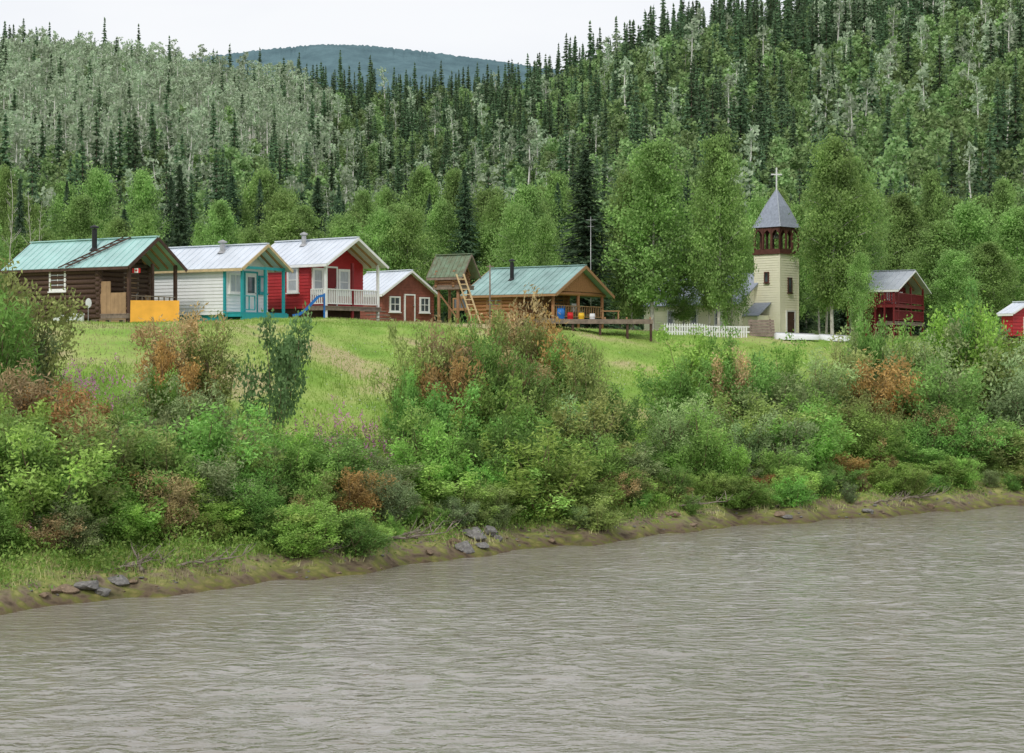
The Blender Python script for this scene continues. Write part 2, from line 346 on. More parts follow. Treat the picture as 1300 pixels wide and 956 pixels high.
def bumpn(scale,strength,distn,prev=None):
    n=N.new('ShaderNodeTexNoise'); n.inputs['Scale'].default_value=scale; n.inputs['Detail'].default_value=3; n.inputs['Roughness'].default_value=.5; n.inputs['Distortion'].default_value=.2
    K.new(mp.outputs[0],n.inputs['Vector']); bp=N.new('ShaderNodeBump'); bp.inputs['Strength'].default_value=strength; bp.inputs['Distance'].default_value=distn
    K.new(n.outputs['Fac'],bp.inputs['Height'])
    if prev: K.new(prev,bp.inputs['Normal'])
    return bp.outputs[0]
K.new(bumpn(3.2,1,.085),b.inputs['Normal'])
wme=npmesh('river_water',Vw,Fw,[wmt]); wme.polygons.foreach_set('use_smooth',[True]*len(wme.polygons))
tag(inst('river_water',wme),kind='structure')
# ------------------------------------------------ distant hill
hp=[-500,0,150,240,300,370,430,500,560,620,690,740,850,1100,1800]; hy=[150,110,88,75,67,59,55,61,68,76,86,94,108,140,170]
pxs=np.linspace(-500,1800,1100); vs=[]
base_=np.interp(pxs,hp,hy); kern=np.ones(41)/41; base_=np.convolve(np.pad(base_,20,'edge'),kern,'valid')
levels=[0,.2,.35,.5,.62,.75,.85,.93,1.0]
for j,l in enumerate(levels):
    Yd=1800+900*l; t_=base_+(rng.normal(size=len(pxs))*.7 if l==1 else 0)
    for p,t in zip(pxs,t_): vs.append((xpix(p,Yd),Yd,10+(zpix(t,2700)-10)*(l**.8)+ (5*math.sin(p*.025+j*2.3)+3*math.sin(p*.06+j*1.1) if 0<l<1 else 0)))
vs=np.array(vs); n_=len(pxs); ii=(np.arange(len(levels)-1)[:,None]*n_+np.arange(n_-1)[None]).ravel()
hm=mat('distant_forest_haze',(.115,.19,.21),.95,.03,.3,col2=(.075,.13,.15),spec=.1)  # aerial haze is put into the hill's blue-green base colour
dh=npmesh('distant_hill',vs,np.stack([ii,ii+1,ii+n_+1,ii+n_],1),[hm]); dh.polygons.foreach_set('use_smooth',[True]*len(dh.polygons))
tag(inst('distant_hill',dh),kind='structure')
# ------------------------------------------------ hillside forest
sp_=3.2
gx=np.arange(-175,175,sp_); gy=np.arange(148,450,sp_)
GX,GY=np.meshgrid(gx,gy); fx=GX.ravel()+rng.uniform(-1.6,1.6,GX.size); fy=GY.ravel()+rng.uniform(-1.6,1.6,GX.size)
k=(np.abs(fx/fy)<.37)&(fy<Yr(fx/fy*F+CX)+9)&(dist(fx,fy)>46); fx,fy=fx[k],fy[k]; fz=tz(fx,fy)
ppx=fx/fy*F+CX; ppy=HZ-(fz-CH)*F/fy
nz=n2(fx,fy,16,2)+.5*n2(fx,fy,7,4)
ps=np.full(len(fx),.22); pa=np.full(len(fx),.10)
L=(ppx<430)&(ppy<255+20*nz); pa[L]=.85; ps[L]=.08
Cc=(ppx>300)&(ppx<760)&(ppy<235)&(ppy<60+ (ppx-210)*.5); ps[Cc]=.72; pa[Cc]=.04
Lr=(ppx<330)&(ppy<108); ps[Lr]=.45
Rr=(ppx>1040)&(ppy<215)&(ppy>40); pa[Rr]=.22; ps[Rr]=.2
Rm_=(ppx>700)&(ppx<1040); pa[Rm_]=.04; ps[Rm_]=.34
Rs=(ppx>740)&(ppx<1200)&(ppy<115); ps[Rs]=.62
ps=np.clip(ps+.42*nz,0.03,.94); u=rng.random(len(fx))
kind=np.where(u<ps,0,np.where(u<ps+(1-ps)*np.clip(pa/(1-np.clip(ps,0,.8)),0,1),1,2))
scl=np.where(kind==0,rng.uniform(.75,1.45,len(fx)),np.where(kind==1,rng.uniform(.8,1.25,len(fx)),rng.uniform(.6,1.05,len(fx))))
sky_=(fy>Yr(ppx)-14); scl=np.where(sky_&(kind==0),scl*np.where(ppx>720,1.0,.8),np.where(sky_,scl*.55,scl))
def gn(protos,name):
    c=bpy.data.collections.new(name+'_sources')
    for i,me in enumerate(protos): c.objects.link(bpy.data.objects.new(name+'_source',me))
    ng=bpy.data.node_groups.new(name+'_scatter','GeometryNodeTree')
    ng.interface.new_socket('Geometry',in_out='INPUT',socket_type='NodeSocketGeometry'); ng.interface.new_socket('Geometry',in_out='OUTPUT',socket_type='NodeSocketGeometry')
    n=ng.nodes; a=n.new('NodeGroupInput'); o=n.new('NodeGroupOutput'); ip=n.new('GeometryNodeInstanceOnPoints'); ci=n.new('GeometryNodeCollectionInfo')
    ci.inputs['Collection'].default_value=c; ci.inputs['Separate Children'].default_value=True; ci.inputs['Reset Children'].default_value=True
    ip.inputs['Pick Instance'].default_value=True
    def na(nm,t):
        x=n.new('GeometryNodeInputNamedAttribute'); x.data_type=t; x.inputs['Name'].default_value=nm; return x.outputs[0]
    cx=n.new('ShaderNodeCombineXYZ'); l=ng.links
    l.new(na('rz','FLOAT'),cx.inputs['Z']); l.new(cx.outputs[0],ip.inputs['Rotation']); l.new(na('sc','FLOAT'),ip.inputs['Scale']); l.new(na('ix','INT'),ip.inputs['Instance Index'])
    l.new(a.outputs[0],ip.inputs['Points']); l.new(ci.outputs[0],ip.inputs['Instance']); l.new(ip.outputs[0],o.inputs[0])
    return ng
def scatter(name,label,cat,pts,scs,protos,group):
    me=bpy.data.meshes.new(name); me.from_pydata(pts.tolist(),[],[])
    for nm,t,v in(('rz','FLOAT',rng.uniform(0,6.28,len(pts))),('sc','FLOAT',scs),('ix','INT',rng.integers(0,len(protos),len(pts)))):
        at=me.attributes.new(nm,t,'POINT'); at.data.foreach_set('value',v)
    o=inst(name,me); md=o.modifiers.new('scatter','NODES'); md.node_group=gn(protos,name)
    tag(o,label,cat,group,'stuff')
names=['spruce_tree','aspen_tree','birch_tree']; prot=[FSP,FAS,FBI]
labs=['dark pointed spruce standing out on the forested hillside','pale trunked grey green aspen on the hillside','bright green leafy birch at the foot of the forested hill']
grp=['single spruces on the hillside','single aspens on the hillside','single birches at the foot of the hill']
slab_=['dense dark spruce forest covering the far hillsides','pale trunked aspen woods covering the far hillsides','green birch woods covering the far hillsides']
cats=['spruce tree','aspen tree','birch tree']
for kk in range(3):
    idx=np.where(kind==kk)[0]; vis=np.abs(ppx[idx]-650)<680
    score=scl[idx]/fy[idx]*vis
    if kk==0: score=score+np.where(sky_[idx]&vis,.004,0)
    order=idx[np.argsort(-score)]; near=order[:280]; rest=order[280:]
    for i in near:
        s=float(scl[i]); o=inst(names[kk],random.choice(prot[kk]),None,(float(fx[i]),float(fy[i]),float(fz[i])-.1),random.uniform(0,6.28),(s,s,s))
        tag(o,labs[kk],cats[kk],grp[kk])
    scatter(['spruce_forest','aspen_forest','birch_forest'][kk],slab_[kk],['spruce forest','aspen forest','birch forest'][kk],np.stack([fx[rest],fy[rest],fz[rest]-.1],1),scl[rest],prot[kk],'hillside woods')
# tall spruces on the skyline
for px,top in [(12,30),(30,22),(48,38),(63,28),(100,38),(133,22),(150,50),(176,30),(215,45),(330,60),(380,66),(432,62),(470,70),(560,76),(606,78),(650,74),(686,80),(709,54),(719,42),(749,26),(762,50),(775,50),(796,30),(812,36),(829,12),(842,-12),(866,-16),(893,8),(917,-22),(938,-2),(951,-20),(962,-4),(975,-35),(998,-40),(1015,-22),(1040,-50),(736,60),(787,48),(855,20),(880,4),(905,6),(928,2),(1028,-20),(1060,-40)]:
    Y=float(Yr(px))-4; X=xpix(px,Y); z=tz1(X,Y); hgt=zpix(top,Y)-z; s=hgt/10; w=s*random.uniform(.85,1.1)
    o=inst('spruce_tree',random.choice(FSP),None,(X,Y,z-.1),random.uniform(0,6),(w,w,s)); tag(o,'tall narrow spruce rising above the skyline '+('of the left ridge' if px<300 else 'of the middle ridge' if px<700 else 'of the right ridge'),'spruce tree','tall spruces along the skyline',px=px)
# ------------------------------------------------ village trees
LM=[(60,'the left edge'),(190,'the dark log cabin'),(300,'the white cabin'),(440,'the red cabin'),(525,'the small brown cabin'),(600,'the log cache'),(775,'the green-roofed log house'),(950,'the church nave'),(1060,'the church tower'),(1190,'the two-storey red house'),(9999,'the right edge')]
def lm(px):
    for a,b_ in LM:
        if px<a: return b_
def tree(px,Y,top,kind,wpx=None,dead=False):
    X=xpix(px,Y); z=tz1(X,Y); hgt=max(2.5,zpix(top,Y)-z)
    if kind=='birch':
        me=random.choice(BIR[:3] if hgt>10.5 else BIR); base=12 if me in BIR[:3] else 9; rad=2.7
        nm='birch_tree'
    else: me=random.choice(SPR); base=12; rad=2.1; nm='spruce_tree'
    s=hgt/base; w=s if not wpx else max(.45*s,wpx*Y/F/2/rad)
    e=empty(nm,(X,Y,z),random.uniform(0,6.28),(w,w,s))
    inst('trunk',me[0],e); inst('crown',me[1],e)
    size='tall' if hgt>10.5 else 'medium' if hgt>8 else 'small'
    pos='beside' if Y<115 else 'behind'
    t={'birch':'leafy green birch','spruce':'dark green spruce'}[kind]
    tag(e,f'{size} {t} {pos} {lm(px)}',{'birch':'birch tree','spruce':'spruce tree'}[kind],'trees around the village',px=px)
for a in [(828,107,183,'birch',104),(802,109,225,'birch',70),(914,104,178,'birch',78),(900,108,240,'birch',50),(928,106,240,'birch',50),(1058,109,180,'birch',90),(1050,112,215,'birch',64),(1080,112,205,'birch',74),(1096,118,235,'birch',60),
          (743,109,188,'spruce',112),(228,122,208,'spruce',60),(590,124,214,'spruce',70),(708,134,230,'spruce',44),(430,128,232,'spruce',42),(25,128,225,'spruce',38),(1245,150,235,'spruce',44),(545,130,245,'spruce',44),(330,140,225,'spruce',40),(85,138,228,'spruce',36),(190,140,222,'spruce',36),(872,128,215,'spruce',44),
          (662,124,238,'birch',70),(685,126,262,'birch',50),(630,126,255,'birch',55),(1150,134,250,'birch',80),(1120,132,265,'birch',70),(1230,126,262,'birch',90),(1290,128,268,'birch',80),(1195,126,285,'birch',80),(1262,122,310,'birch',70),(1215,118,320,'birch',60),(960,124,255,'birch',60),(985,130,245,'birch',60),(1012,126,262,'birch',50),(805,112,300,'birch',60),(868,111,320,'birch',56),(790,114,285,'birch',40),(1092,104,325,'birch',36)]: tree(*a)
for px in range(-30,1340,27):
    if 755<px<960: continue
    q=px+random.uniform(-10,10)
    tree(q,random.uniform(134,148),random.uniform(215,268),'birch' if random.random()<.75 else 'spruce',random.uniform(42,75))
for px in range(-20,780,34):
    q=px+random.uniform(-10,10)
    if 695<q<792 or 205<q<252 or 568<q<612: continue
    tree(q,random.uniform(116,126),random.uniform(248,305),'birch',random.uniform(42,80))
# bare pale trees at the left
def bare(seed):
    rd=random.Random(seed); mb=MB(); H=8
    pts=[(.1*math.sin(i+seed),.1*math.cos(i*1.3),H*i/6-(.3 if i==0 else 0)) for i in range(7)]
    mb.tube(pts,[.05*(1-i/6.6) for i in range(7)],6); lm_=MB()
    for i in range(22):
        h=rd.uniform(.25,.95); th=rd.random()*6.28; e=1.0*(1.05-h); z=H*h
        m=(math.cos(th)*e*.5,math.sin(th)*e*.5,z+e*.5)
        lm_.tube([(0,0,z),m,(math.cos(th)*e,math.sin(th)*e,z+e*1.2)],[.016,.01,.004],4)
    return mb.mesh('trunk',M['birchbark'],True),lm_.mesh('branches',M['birchbark'],True)
BA=[bare(1),bare(2)]
for px,top in((14,215),(38,238),(52,255)):
    Y=random.uniform(112,118); X=xpix(px,Y); z=tz1(X,Y); s=(zpix(top,Y)-z)/8
    e=empty('bare_tree',(X,Y,z),random.random()*6,(s,s,s)); me=random.choice(BA); inst('trunk',me[0],e); inst('branches',me[1],e)
    tag(e,f'bare pale leafless tree behind {lm(px)}','bare tree','bare trees at the left',px=px)
# ------------------------------------------------ bank shrubs
G1=(.135,.235,.065);G2=(.18,.285,.075);OL=(.20,.24,.09);GG=(.19,.245,.125);RU=(.31,.20,.085);BR=(.28,.22,.12);LG=(.235,.34,.10);PK=(.38,.29,.19);DK=(.11,.19,.085)
cn={G1:'green',G2:'fresh green',OL:'olive green',GG:'grey green',RU:'rust coloured',BR:'brownish',LG:'light green',PK:'pale pinkish brown',DK:'dark green'}
def bush(px,d,top,wpx,col,me=None,name='willow_bush',kindw='willow bush'):
    X,Y=spot(px,d); z=tz1(X,Y); hgt=max(.6,zpix(top,Y)-z); me=me or random.choice(SHR[:5])
    s=hgt/2.85; w=max(wpx*Y/F/2/1.12,.36*s)
    e=empty(name,(X,Y,z),random.uniform(0,6.28),(w,w,s))
    a=inst('stems',me[0],e); f=inst('foliage',me[1],e)
    v=random.uniform(.82,1.2); j=[c*random.uniform(.93,1.07)*v for c in col]; f.color=(*j,1)
    row='at the water\'s edge' if d<3 else 'low on the bank' if d<6.5 else 'midway up the bank' if d<11 else 'high on the grass slope'
    tag(e,f'{cn[col]} {kindw} {row} below {lm(px)}' if px>60 and px<1190 else f'{cn[col]} {kindw} {row} near {lm(px)}',kindw.split()[-1] if 'bush' in kindw else 'sapling','bushes along the riverbank',px=px)
B=[(10,15,345,110,OL),(-15,12,380,110,G1),(50,14,425,50,GG),(25,9,472,110,BR),(80,8.0,500,100,RU),(110,7,530,80,BR),(20,4.5,555,85,G1),(60,4,590,70,G2),(135,4,600,80,RU),(120,5.5,575,80,OL),(200,3.2,605,70,BR),(165,5,590,60,LG),
(235,12.5,402,96,BR),(268,12,418,76,OL),(215,11.5,440,58,RU),(205,9,488,90,GG),(160,8,530,70,G1),(262,8,500,76,GG),(250,5,590,80,G1),(300,5,560,80,GG),(320,4,620,80,G2),(290,3,640,80,LG),
(370,5,550,70,G2),(430,5,560,90,G1),(400,3.5,605,80,OL),(450,3,600,72,RU),(480,4.5,580,70,GG),(540,3.3,590,105,LG),(510,5,590,60,G1),(575,4,600,60,G1),
(533,9.5,420,66,OL),(556,8.5,428,70,BR),(530,8,470,56,G2),(605,8,425,80,G1),(580,8.5,424,50,OL),(610,6,485,90,G2),(640,10,402,76,OL),(668,10,392,90,BR),(690,9,420,80,RU),(650,8,455,86,BR),(705,8,446,76,G1),(560,6,495,86,G1),(722,9,430,60,OL),(575,7,460,80,RU),(630,7.5,445,76,G1),
(690,1.8,555,130,LG),(655,2.2,585,95,LG),(730,2,585,90,G2),(745,7.0,455,86,OL),(775,6,495,70,G1),(730,5,515,80,GG),(795,4,570,90,GG),(780,3,600,80,OL),(835,3,600,80,G2),(820,4.5,575,60,G1),(680,6,480,95,G1),
(882,10,424,84,G2),(864,8.5,462,66,G1),(915,9.5,434,62,G1),(925,8.5,456,52,PK),(895,6,510,84,GG),(860,5,555,80,GG),(950,8,460,76,G1),(985,7,480,88,GG),(920,4,580,76,OL),(975,2.2,612,46,RU),(1000,9.5,446,76,G2),(960,5.5,530,80,G1),
(1040,8,460,80,GG),(1065,9,442,70,OL),(1020,4.5,550,80,G1),(1070,2.8,580,60,RU),(1040,3,590,50,G2),(1100,9,430,76,GG),(1130,6.5,466,86,RU),(1150,7,482,56,BR),(1110,4,548,72,G2),(1090,6,500,70,OL),(1160,3.5,568,74,G1),
(1170,9,430,84,G1),(1218,8.5,402,88,G2),(1200,5,470,100,G1),(1250,7.5,418,96,GG),(1225,3.5,528,100,G1),(1285,7.5,434,90,G2),(1300,4,462,100,GG),(1270,3,548,90,OL),(1190,2.5,588,80,G2),(1325,6.5,434,90,G1),(1240,10,404,70,GG),(1140,9,432,76,OL),(1265,9,420,70,G1),(1185,7,450,84,GG),(1280,5.5,455,86,OL)]
for a in B: bush(*a)
for px,d,top,w in((345,8.5,398,84),(1120,9,405,50),(205,9,470,50),(1225,8.5,392,52),(505,8,470,40)): bush(px,d,top,w,DK if px==345 else G1,me=random.choice(SHR[5:]),name='poplar_sapling',kindw='slender poplar sapling')
ex=[0,60,130,200,300,350,400,500,530,600,700,760,830,860,950,1050,1120,1200,1300]; ey=[480,510,540,500,510,545,565,580,455,435,440,505,570,470,470,460,445,425,440]
for i in range(120):
    px=-30+1380*(i+random.random())/120; d=random.choice((random.uniform(2.2,5),random.uniform(4,10)))
    if px<340 and d<2.8: d=2.8
    X,Y=spot(px,d); hgt=random.uniform(1.2,2.8) if d>3 else random.uniform(.8,1.7); top=HZ-(tz1(X,Y)+hgt-CH)*F/Y; env_=np.interp(px,ex,ey)+random.uniform(0,30)
    if top<env_:
        top=float(env_); hgt=zpix(top,Y)-tz1(X,Y)
        if hgt<.7: continue
    bush(px,d,top,hgt*F/Y*random.uniform(.75,1.15),random.choice([G1,G2,OL,GG,LG,G2,G1,GG,LG,G1,G2,G1,OL,BR,G2]))
for i in range(85):
    px=-30+1380*(i+random.random())/85; d=random.uniform(.9,2.6)
    if px<330: d+=1.3
    X,Y=spot(px,d); hgt=random.uniform(.45,1.2); top=HZ-(tz1(X,Y)+hgt-CH)*F/Y
    bush(px,d,top,hgt*F/Y*random.uniform(1.0,1.7),random.choice([G1,G2,OL,GG,LG,G2,G1,LG,G2,BR]))
# undergrowth, grass, flowers (stuff)
def bandpts(n,d0,d1,umax=.36,g=rng):
    d=g.uniform(d0,d1,n); u_=g.uniform(-umax,umax,n); Y=np.full(n,70.)
    for _ in range(30): Y=.5*Y+.5*(Ys(u_*Y)+d/.74)
    return u_*Y,Y,d
x_,y_,d_=bandpts(4400,1.0,10.5); z_=tz(x_,y_)
C=np.repeat(np.stack([x_,y_,z_],1),26,0)+rng.normal(size=(len(x_)*26,3))*np.array([.3,.3,.1]); C[:,2]=tz(C[:,0],C[:,1])+np.abs(rng.normal(size=len(C)))*.28; C=C[dist(C[:,0],C[:,1])>.45]
V=leafv(C,rng.uniform(.07,.16,len(C)),rng.uniform(.03,.07,len(C)),np.tile([[0,0,1.]],(len(C),1)),.4)
tag(inst('undergrowth',npmesh('undergrowth',V,quads(len(V)//4),[M['under']])),'low leafy green undergrowth covering the riverbank','undergrowth',kind='stuff')
def blades(n,d0,d1,h0,h1,w,mat_,name,label,umax=.36,cond=None):
    x,y,d=bandpts(n,d0,d1,umax)
    if cond is not None: k=cond(x,y,d); x,y,d=x[k],y[k],d[k]
    n=len(x); z=tz(x,y)-.02; a=rng.uniform(0,6.28,n); hh=rng.uniform(h0,h1,n); ln=rng.normal(size=(n,2))*.3*hh[:,None]
    p=np.stack([x,y,z],1); s=np.stack([np.cos(a),np.sin(a),np.zeros(n)],1)*w/2
    V=np.stack([p-s,p+s,p+np.stack([ln[:,0],ln[:,1],hh],1)],1).reshape(-1,3)
    tag(inst(name,npmesh(name,V,np.arange(n*3).reshape(-1,3),[mat_])),label,'grass',kind='stuff')
blades(150000,7,31,.04,.13,.035,M['grassblade'],'meadow_grass','bright green meadow grass on the slope below the cabins',cond=lambda x,y,d:(n2(x,y,5,9)+(d-20)*.05<.55))
blades(18000,6,20,.2,.5,.04,M['grassblade'],'tall_grass','taller tufts of green grass low on the slope',cond=lambda x,y,d:n2(x,y,2,7)>.1)
blades(70000,18,42,.04,.14,.035,M['drygrass'],'dry_grass','dry straw coloured grass along the top of the slope',cond=lambda x,y,d:n2(x,y,5,9)+(d-24)*.06>.15)
blades(40000,1.2,9,.12,.4,.035,M['grassblade'],'bank_grass','long green grass along the water\'s edge',cond=lambda x,y,d:n2(x,y,1.5,6)>.0)
blades(9000,.5,2.6,.08,.28,.03,M['drygrass'],'shore_grass','sparse yellowed grass on the muddy shore',cond=lambda x,y,d:n2(x,y,1.2,3)>.1)
def flowers(name,label,mat_,spots_,n,hh,ls):
    P=[]
    for px,d,rx,rd_ in spots_:
        for _ in range(n):
            X,Y=spot(px+random.gauss(0,rx),max(2,d+random.gauss(0,rd_))); z=tz1(X,Y); H=random.uniform(*hh)
            for k in range(6 if ls>.06 else 2): P.append((X+random.gauss(0,.03),Y+random.gauss(0,.03),z+H-k*.04))
    P=np.array(P); V=leafv(P,ls,ls*.8)
    tag(inst(name,npmesh(name,V,quads(len(P)),[mat_])),label,'wildflowers',kind='stuff')
flowers('fireweed_flowers','pink fireweed flowers scattered over the grassy bank',M['pink'],[(440,10.5,35,1.3),(150,16,50,1),(110,14,40,1),(40,5,30,1),(410,9,40,1.2),(100,17,20,.8),(480,8,25,.8),(460,7,30,.6)],60,(.5,.95),.07)
flowers('daisy_flowers','tiny white daisies dotted over the green slope',M['white_petal'],[(440,18,40,3),(480,14,30,2),(760,16,30,2)],60,(.15,.25),.05)
# ------------------------------------------------ houses
class House:
    def __init__(s,name,label,cat,px,Y,a,pxL,pxR,ye,yp,yf,P=1.5,group=None,gnd=None):
        s.a=R(a); s.px=px; s.Y=Y; X=xpix(px,Y); s.X=X; sa,ca=math.sin(s.a),math.cos(s.a)
        s.sa,s.ca=sa,ca
        t=(pxL-CX)/F; s.L=(X-t*Y)/(sa+t*ca); t=(pxR-CX)/F; s.W=(t*Y-X)/(ca-t*sa)
        s.g=gnd if gnd is not None else tz1(X,Y)
        s.P=P; s.ze=zpix(ye,Y)-s.g; s.zp=zpix(yp,Y+s.W/2*sa)-s.g; s.zf=zpix(yf,Y)-s.g
        s.root=empty(name,(X,Y,s.g),s.a); tag(s.root,label,cat,group)
        print(name,'W',round(s.W,2),'L',round(s.L,2),'ze',round(s.ze,2),'zp',round(s.zp,2),'zf',round(s.zf,2))
    def sy(s,px,x=0):
        X=s.X+x*s.ca; Y=s.Y+x*s.sa; t=(px-CX)/F; return (X-t*Y)/(s.sa+t*s.ca)
    def zz(s,py,x,y): return zpix(py,s.Y+x*s.sa+y*s.ca)-s.g
    def rows(s,mb,A,B,z0,z1,zp,style,pitch,ext=.15):
        A=Vector((*A,0));B=Vector((*B,0)); u=(B-A).normalized(); n=Vector((u.y,-u.x,0)); Lw=(B-A).length
        z=z0; top=zp if zp else z1
        while z<top-.02:
            zt=min(z+pitch,top); f0=max(0,(z-z1)/(zp-z1)) if zp else 0; f1=max(0,(zt-z1)/(zp-z1)) if zp else 0
            a0,b0=A+u*Lw*f0/2,B-u*Lw*f0/2; a1,b1=A+u*Lw*f1/2,B-u*Lw*f1/2
            if style=='log':
                e=ext if z<z1 else 0; zc=(z+zt)/2
                if (b1-a1).length>.15:
                    j=random.uniform(-.04,.04)
                    mb.tube([a1-u*(e+j)+Vector((0,0,zc)),b1+u*(e-j)+Vector((0,0,zc))],pitch*.54,8)
            else:
                up=Vector((0,0,1))
                mb.add([a0+n*.035+up*z,b0+n*.035+up*z,b1+n*.006+up*zt,a1+n*.006+up*zt,a0-n*.08+up*z,b0-n*.08+up*z,b1-n*.08+up*zt,a1-n*.08+up*zt],[(0,1,2,3),(5,4,7,6),(0,4,5,1),(3,2,6,7),(0,3,7,4),(1,5,6,2)])
            z=zt
    def walls(s,m,style='lap',pitch=.2,z0=None,skirt=None):
        z0=s.zf-.12 if z0 is None else z0; W,L,P=s.W,s.L,s.P
        mb=MB()
        s.rows(mb,(0,P),(W,P),z0,s.ze,s.zp-.06,style,pitch)
        s.rows(mb,(W,L),(0,L),z0,s.ze,s.zp-.06,style,pitch)
        off=pitch/2 if style=='log' else 0
        s.rows(mb,(0,L),(0,P),z0-off,s.ze-off*.5,None,style,pitch)
        s.rows(mb,(W,P),(W,L),z0-off,s.ze-off*.5,None,style,pitch)
        mb.build('wall',m,s.root,style=='log')
        MB().box(.1,W-.1,P+.1,L-.1,-.6,z0).build('foundation',skirt or M['darkwood'],s.root)
        MB().box(.3,W-.3,P+.3,L-.3,z0+.01,s.ze-.1).build('black_core',M['dark'],s.root)  # solid black block filling the house, indoor shade painted as colour
    def roof(s,m,ov=.3,end=.3,trim=None,tw=.16,ribs=.45,soffit=None):
        W=s.W; sl=(s.zp-s.ze)/(W/2); y0,y1=-end,s.L+end; xe=ov; ze=s.ze-xe*sl
        mb=MB(); T=.07; zr=s.zp+T
        mb.slab((-xe,y1,ze+T),(-xe,y0,ze+T),(W/2,y0,zr),(W/2,y1,zr),T)
        mb.slab((W+xe,y0,ze+T),(W+xe,y1,ze+T),(W/2,y1,zr),(W/2,y0,zr),T)
        if ribs:
            y=y0+.02
            while y<y1:
                for sg in(0,1):
                    xa=-xe if sg==0 else W+xe
                    mb.bar((xa,y,ze+T+.01),(W/2,y,zr+.01),.03,.035)
                y+=ribs
        mb.bar((W/2,y0,zr+.04),(W/2,y1,zr+.04),.22,.05)
        mb.build('roof',m,s.root)
        if trim:
            mb=MB()
            for yy in(y0-.02,y1+.02):
                mb.bar((-xe,yy,ze+T-tw/2),(W/2,yy,zr-tw/2),.035,tw); mb.bar((W+xe,yy,ze+T-tw/2),(W/2+.01,yy,zr-tw/2+.001),.034,tw)
            mb.bar((-xe-.02,y0,ze+T-.09),(-xe-.02,y1,ze+T-.09),.03,.13)
            mb.build('fascia',trim,s.root)
        mb=MB(); # rafters under the porch
        for k in range(int(s.P/.6)+1):
            y=k*.6+.05
            mb.bar((-.1,y,s.ze-.1*sl-.07),(W/2,y,s.zp-.07),.05,.1); mb.bar((W+.1,y,s.ze-.1*sl-.07),(W/2,y,s.zp-.071),.05,.1)
        mb.build('rafter',soffit or M['wood'],s.root)
    def post(s,x,y,m,r=.06,z0=None,z1=None):
        MB().box(x-r,x+r,y-r,y+r,-.5 if z0 is None else z0,s.ze if z1 is None else z1).build('porch_post',m,s.root)
    def deck(s,m,x0=None,x1=None,y0=-.1,y1=None,skirt=None):
        x0=-.1 if x0 is None else x0; x1=s.W+.1 if x1 is None else x1; y1=s.P-.11 if y1 is None else y1
        mb=MB(); y=y0
        while y<y1-.02: mb.box(x0,x1,y,min(y+.135,y1),s.zf-.045,s.zf); y+=.145
        mb.box(x0+.02,x1-.02,y0+.03,y0+.09,s.zf-.23,s.zf-.047); mb.box(x0+.02,x0+.08,y0+.1,y1,s.zf-.23,s.zf-.047); mb.box(x1-.08,x1-.02,y0+.1,y1,s.zf-.23,s.zf-.047)
        mb.build('deck',m,s.root)
    def window(s,c,side,w,h,fm,pm=None,mun=(1,1),fw=.09):
        u,n=((Vector((1,0,0)),Vector((0,-1,0))) if side=='f' else (Vector((0,-1,0)),Vector((-1,0,0))))
        c=Vector(c)+n*.06; up=Vector((0,0,1)); mb=MB()
        for k in(-1,1):
            mb.obox(c+u*k*(w/2-fw/2),u,n,up,fw/2,.06,h/2); mb.obox(c+up*k*(h/2-fw/2),u,n,up,w/2-fw,.055,fw/2)
        mb.obox(c-up*(h/2+.03)+n*.03,u,n,up,w/2+.05,.07,.03)
        for i in range(1,mun[0]+1): mb.obox(c+u*(-w/2+w*i/(mun[0]+1)),u,n,up,.02,.04,h/2-fw)
        for i in range(1,mun[1]+1): mb.obox(c+up*(-h/2+h*i/(mun[1]+1)),u,n,up,w/2-fw,.038,.02)
        o=mb.build('window',fm,s.root)
        MB().obox(c,u,n,up,w/2-fw,.02,h/2-fw).build('pane',pm or M['glass'],o)
    def door(s,x,w,h,m,fm,glass=False,y=None):
        y=s.P if y is None else y
        mb=MB().box(x-w/2,x+w/2,y-.07,y+.02,s.zf+.02,s.zf+h)
        for a,b_ in((.12,.45),(.55,.92)): mb.box(x-w*.32,x+w*.32,y-.085,y-.071,s.zf+h*a,s.zf+h*b_)
        o=mb.build('door',m,s.root)
        mb=MB(); mb.box(x-w/2-.09,x-w/2-.002,y-.1,y+.03,s.zf,s.zf+h+.09); mb.box(x+w/2+.002,x+w/2+.09,y-.1,y+.03,s.zf,s.zf+h+.09); mb.box(x-w/2,x+w/2,y-.099,y+.03,s.zf+h+.003,s.zf+h+.09); mb.build('door_frame',fm,o)
        MB().tube([(x+w*.4,y-.15,s.zf+1),(x+w*.4,y-.08,s.zf+1)],.03,8).build('door_handle',M['steel'],o)
        if glass: MB().box(x-w*.3,x+w*.3,y-.1,y-.087,s.zf+h*.5,s.zf+h*.9).build('pane',M['glass'],o)
    def chimney(s,x,y,z1,r=.1,m=None):
        sl=(s.zp-s.ze)/(s.W/2); z0=s.ze+min(x,s.W-x)*sl-.1
        mb=MB().tube([(x,y,z0),(x,y,z1)],r,12)
        mb.tube([(x,y,z0+.08),(x,y,z0+.22)],[r*2,r*1.1],12)
        o=mb.build('chimney',m or M['black'],s.root,False)
        MB().tube([(x,y,z1+.04),(x,y,z1+.1),(x,y,z1+.2)],[r*1.7,r*1.7,.02],12).tube([(x,y,z1-.02),(x,y,z1+.06)],.02,5).build('chimney_cap',m or M['black'],o)
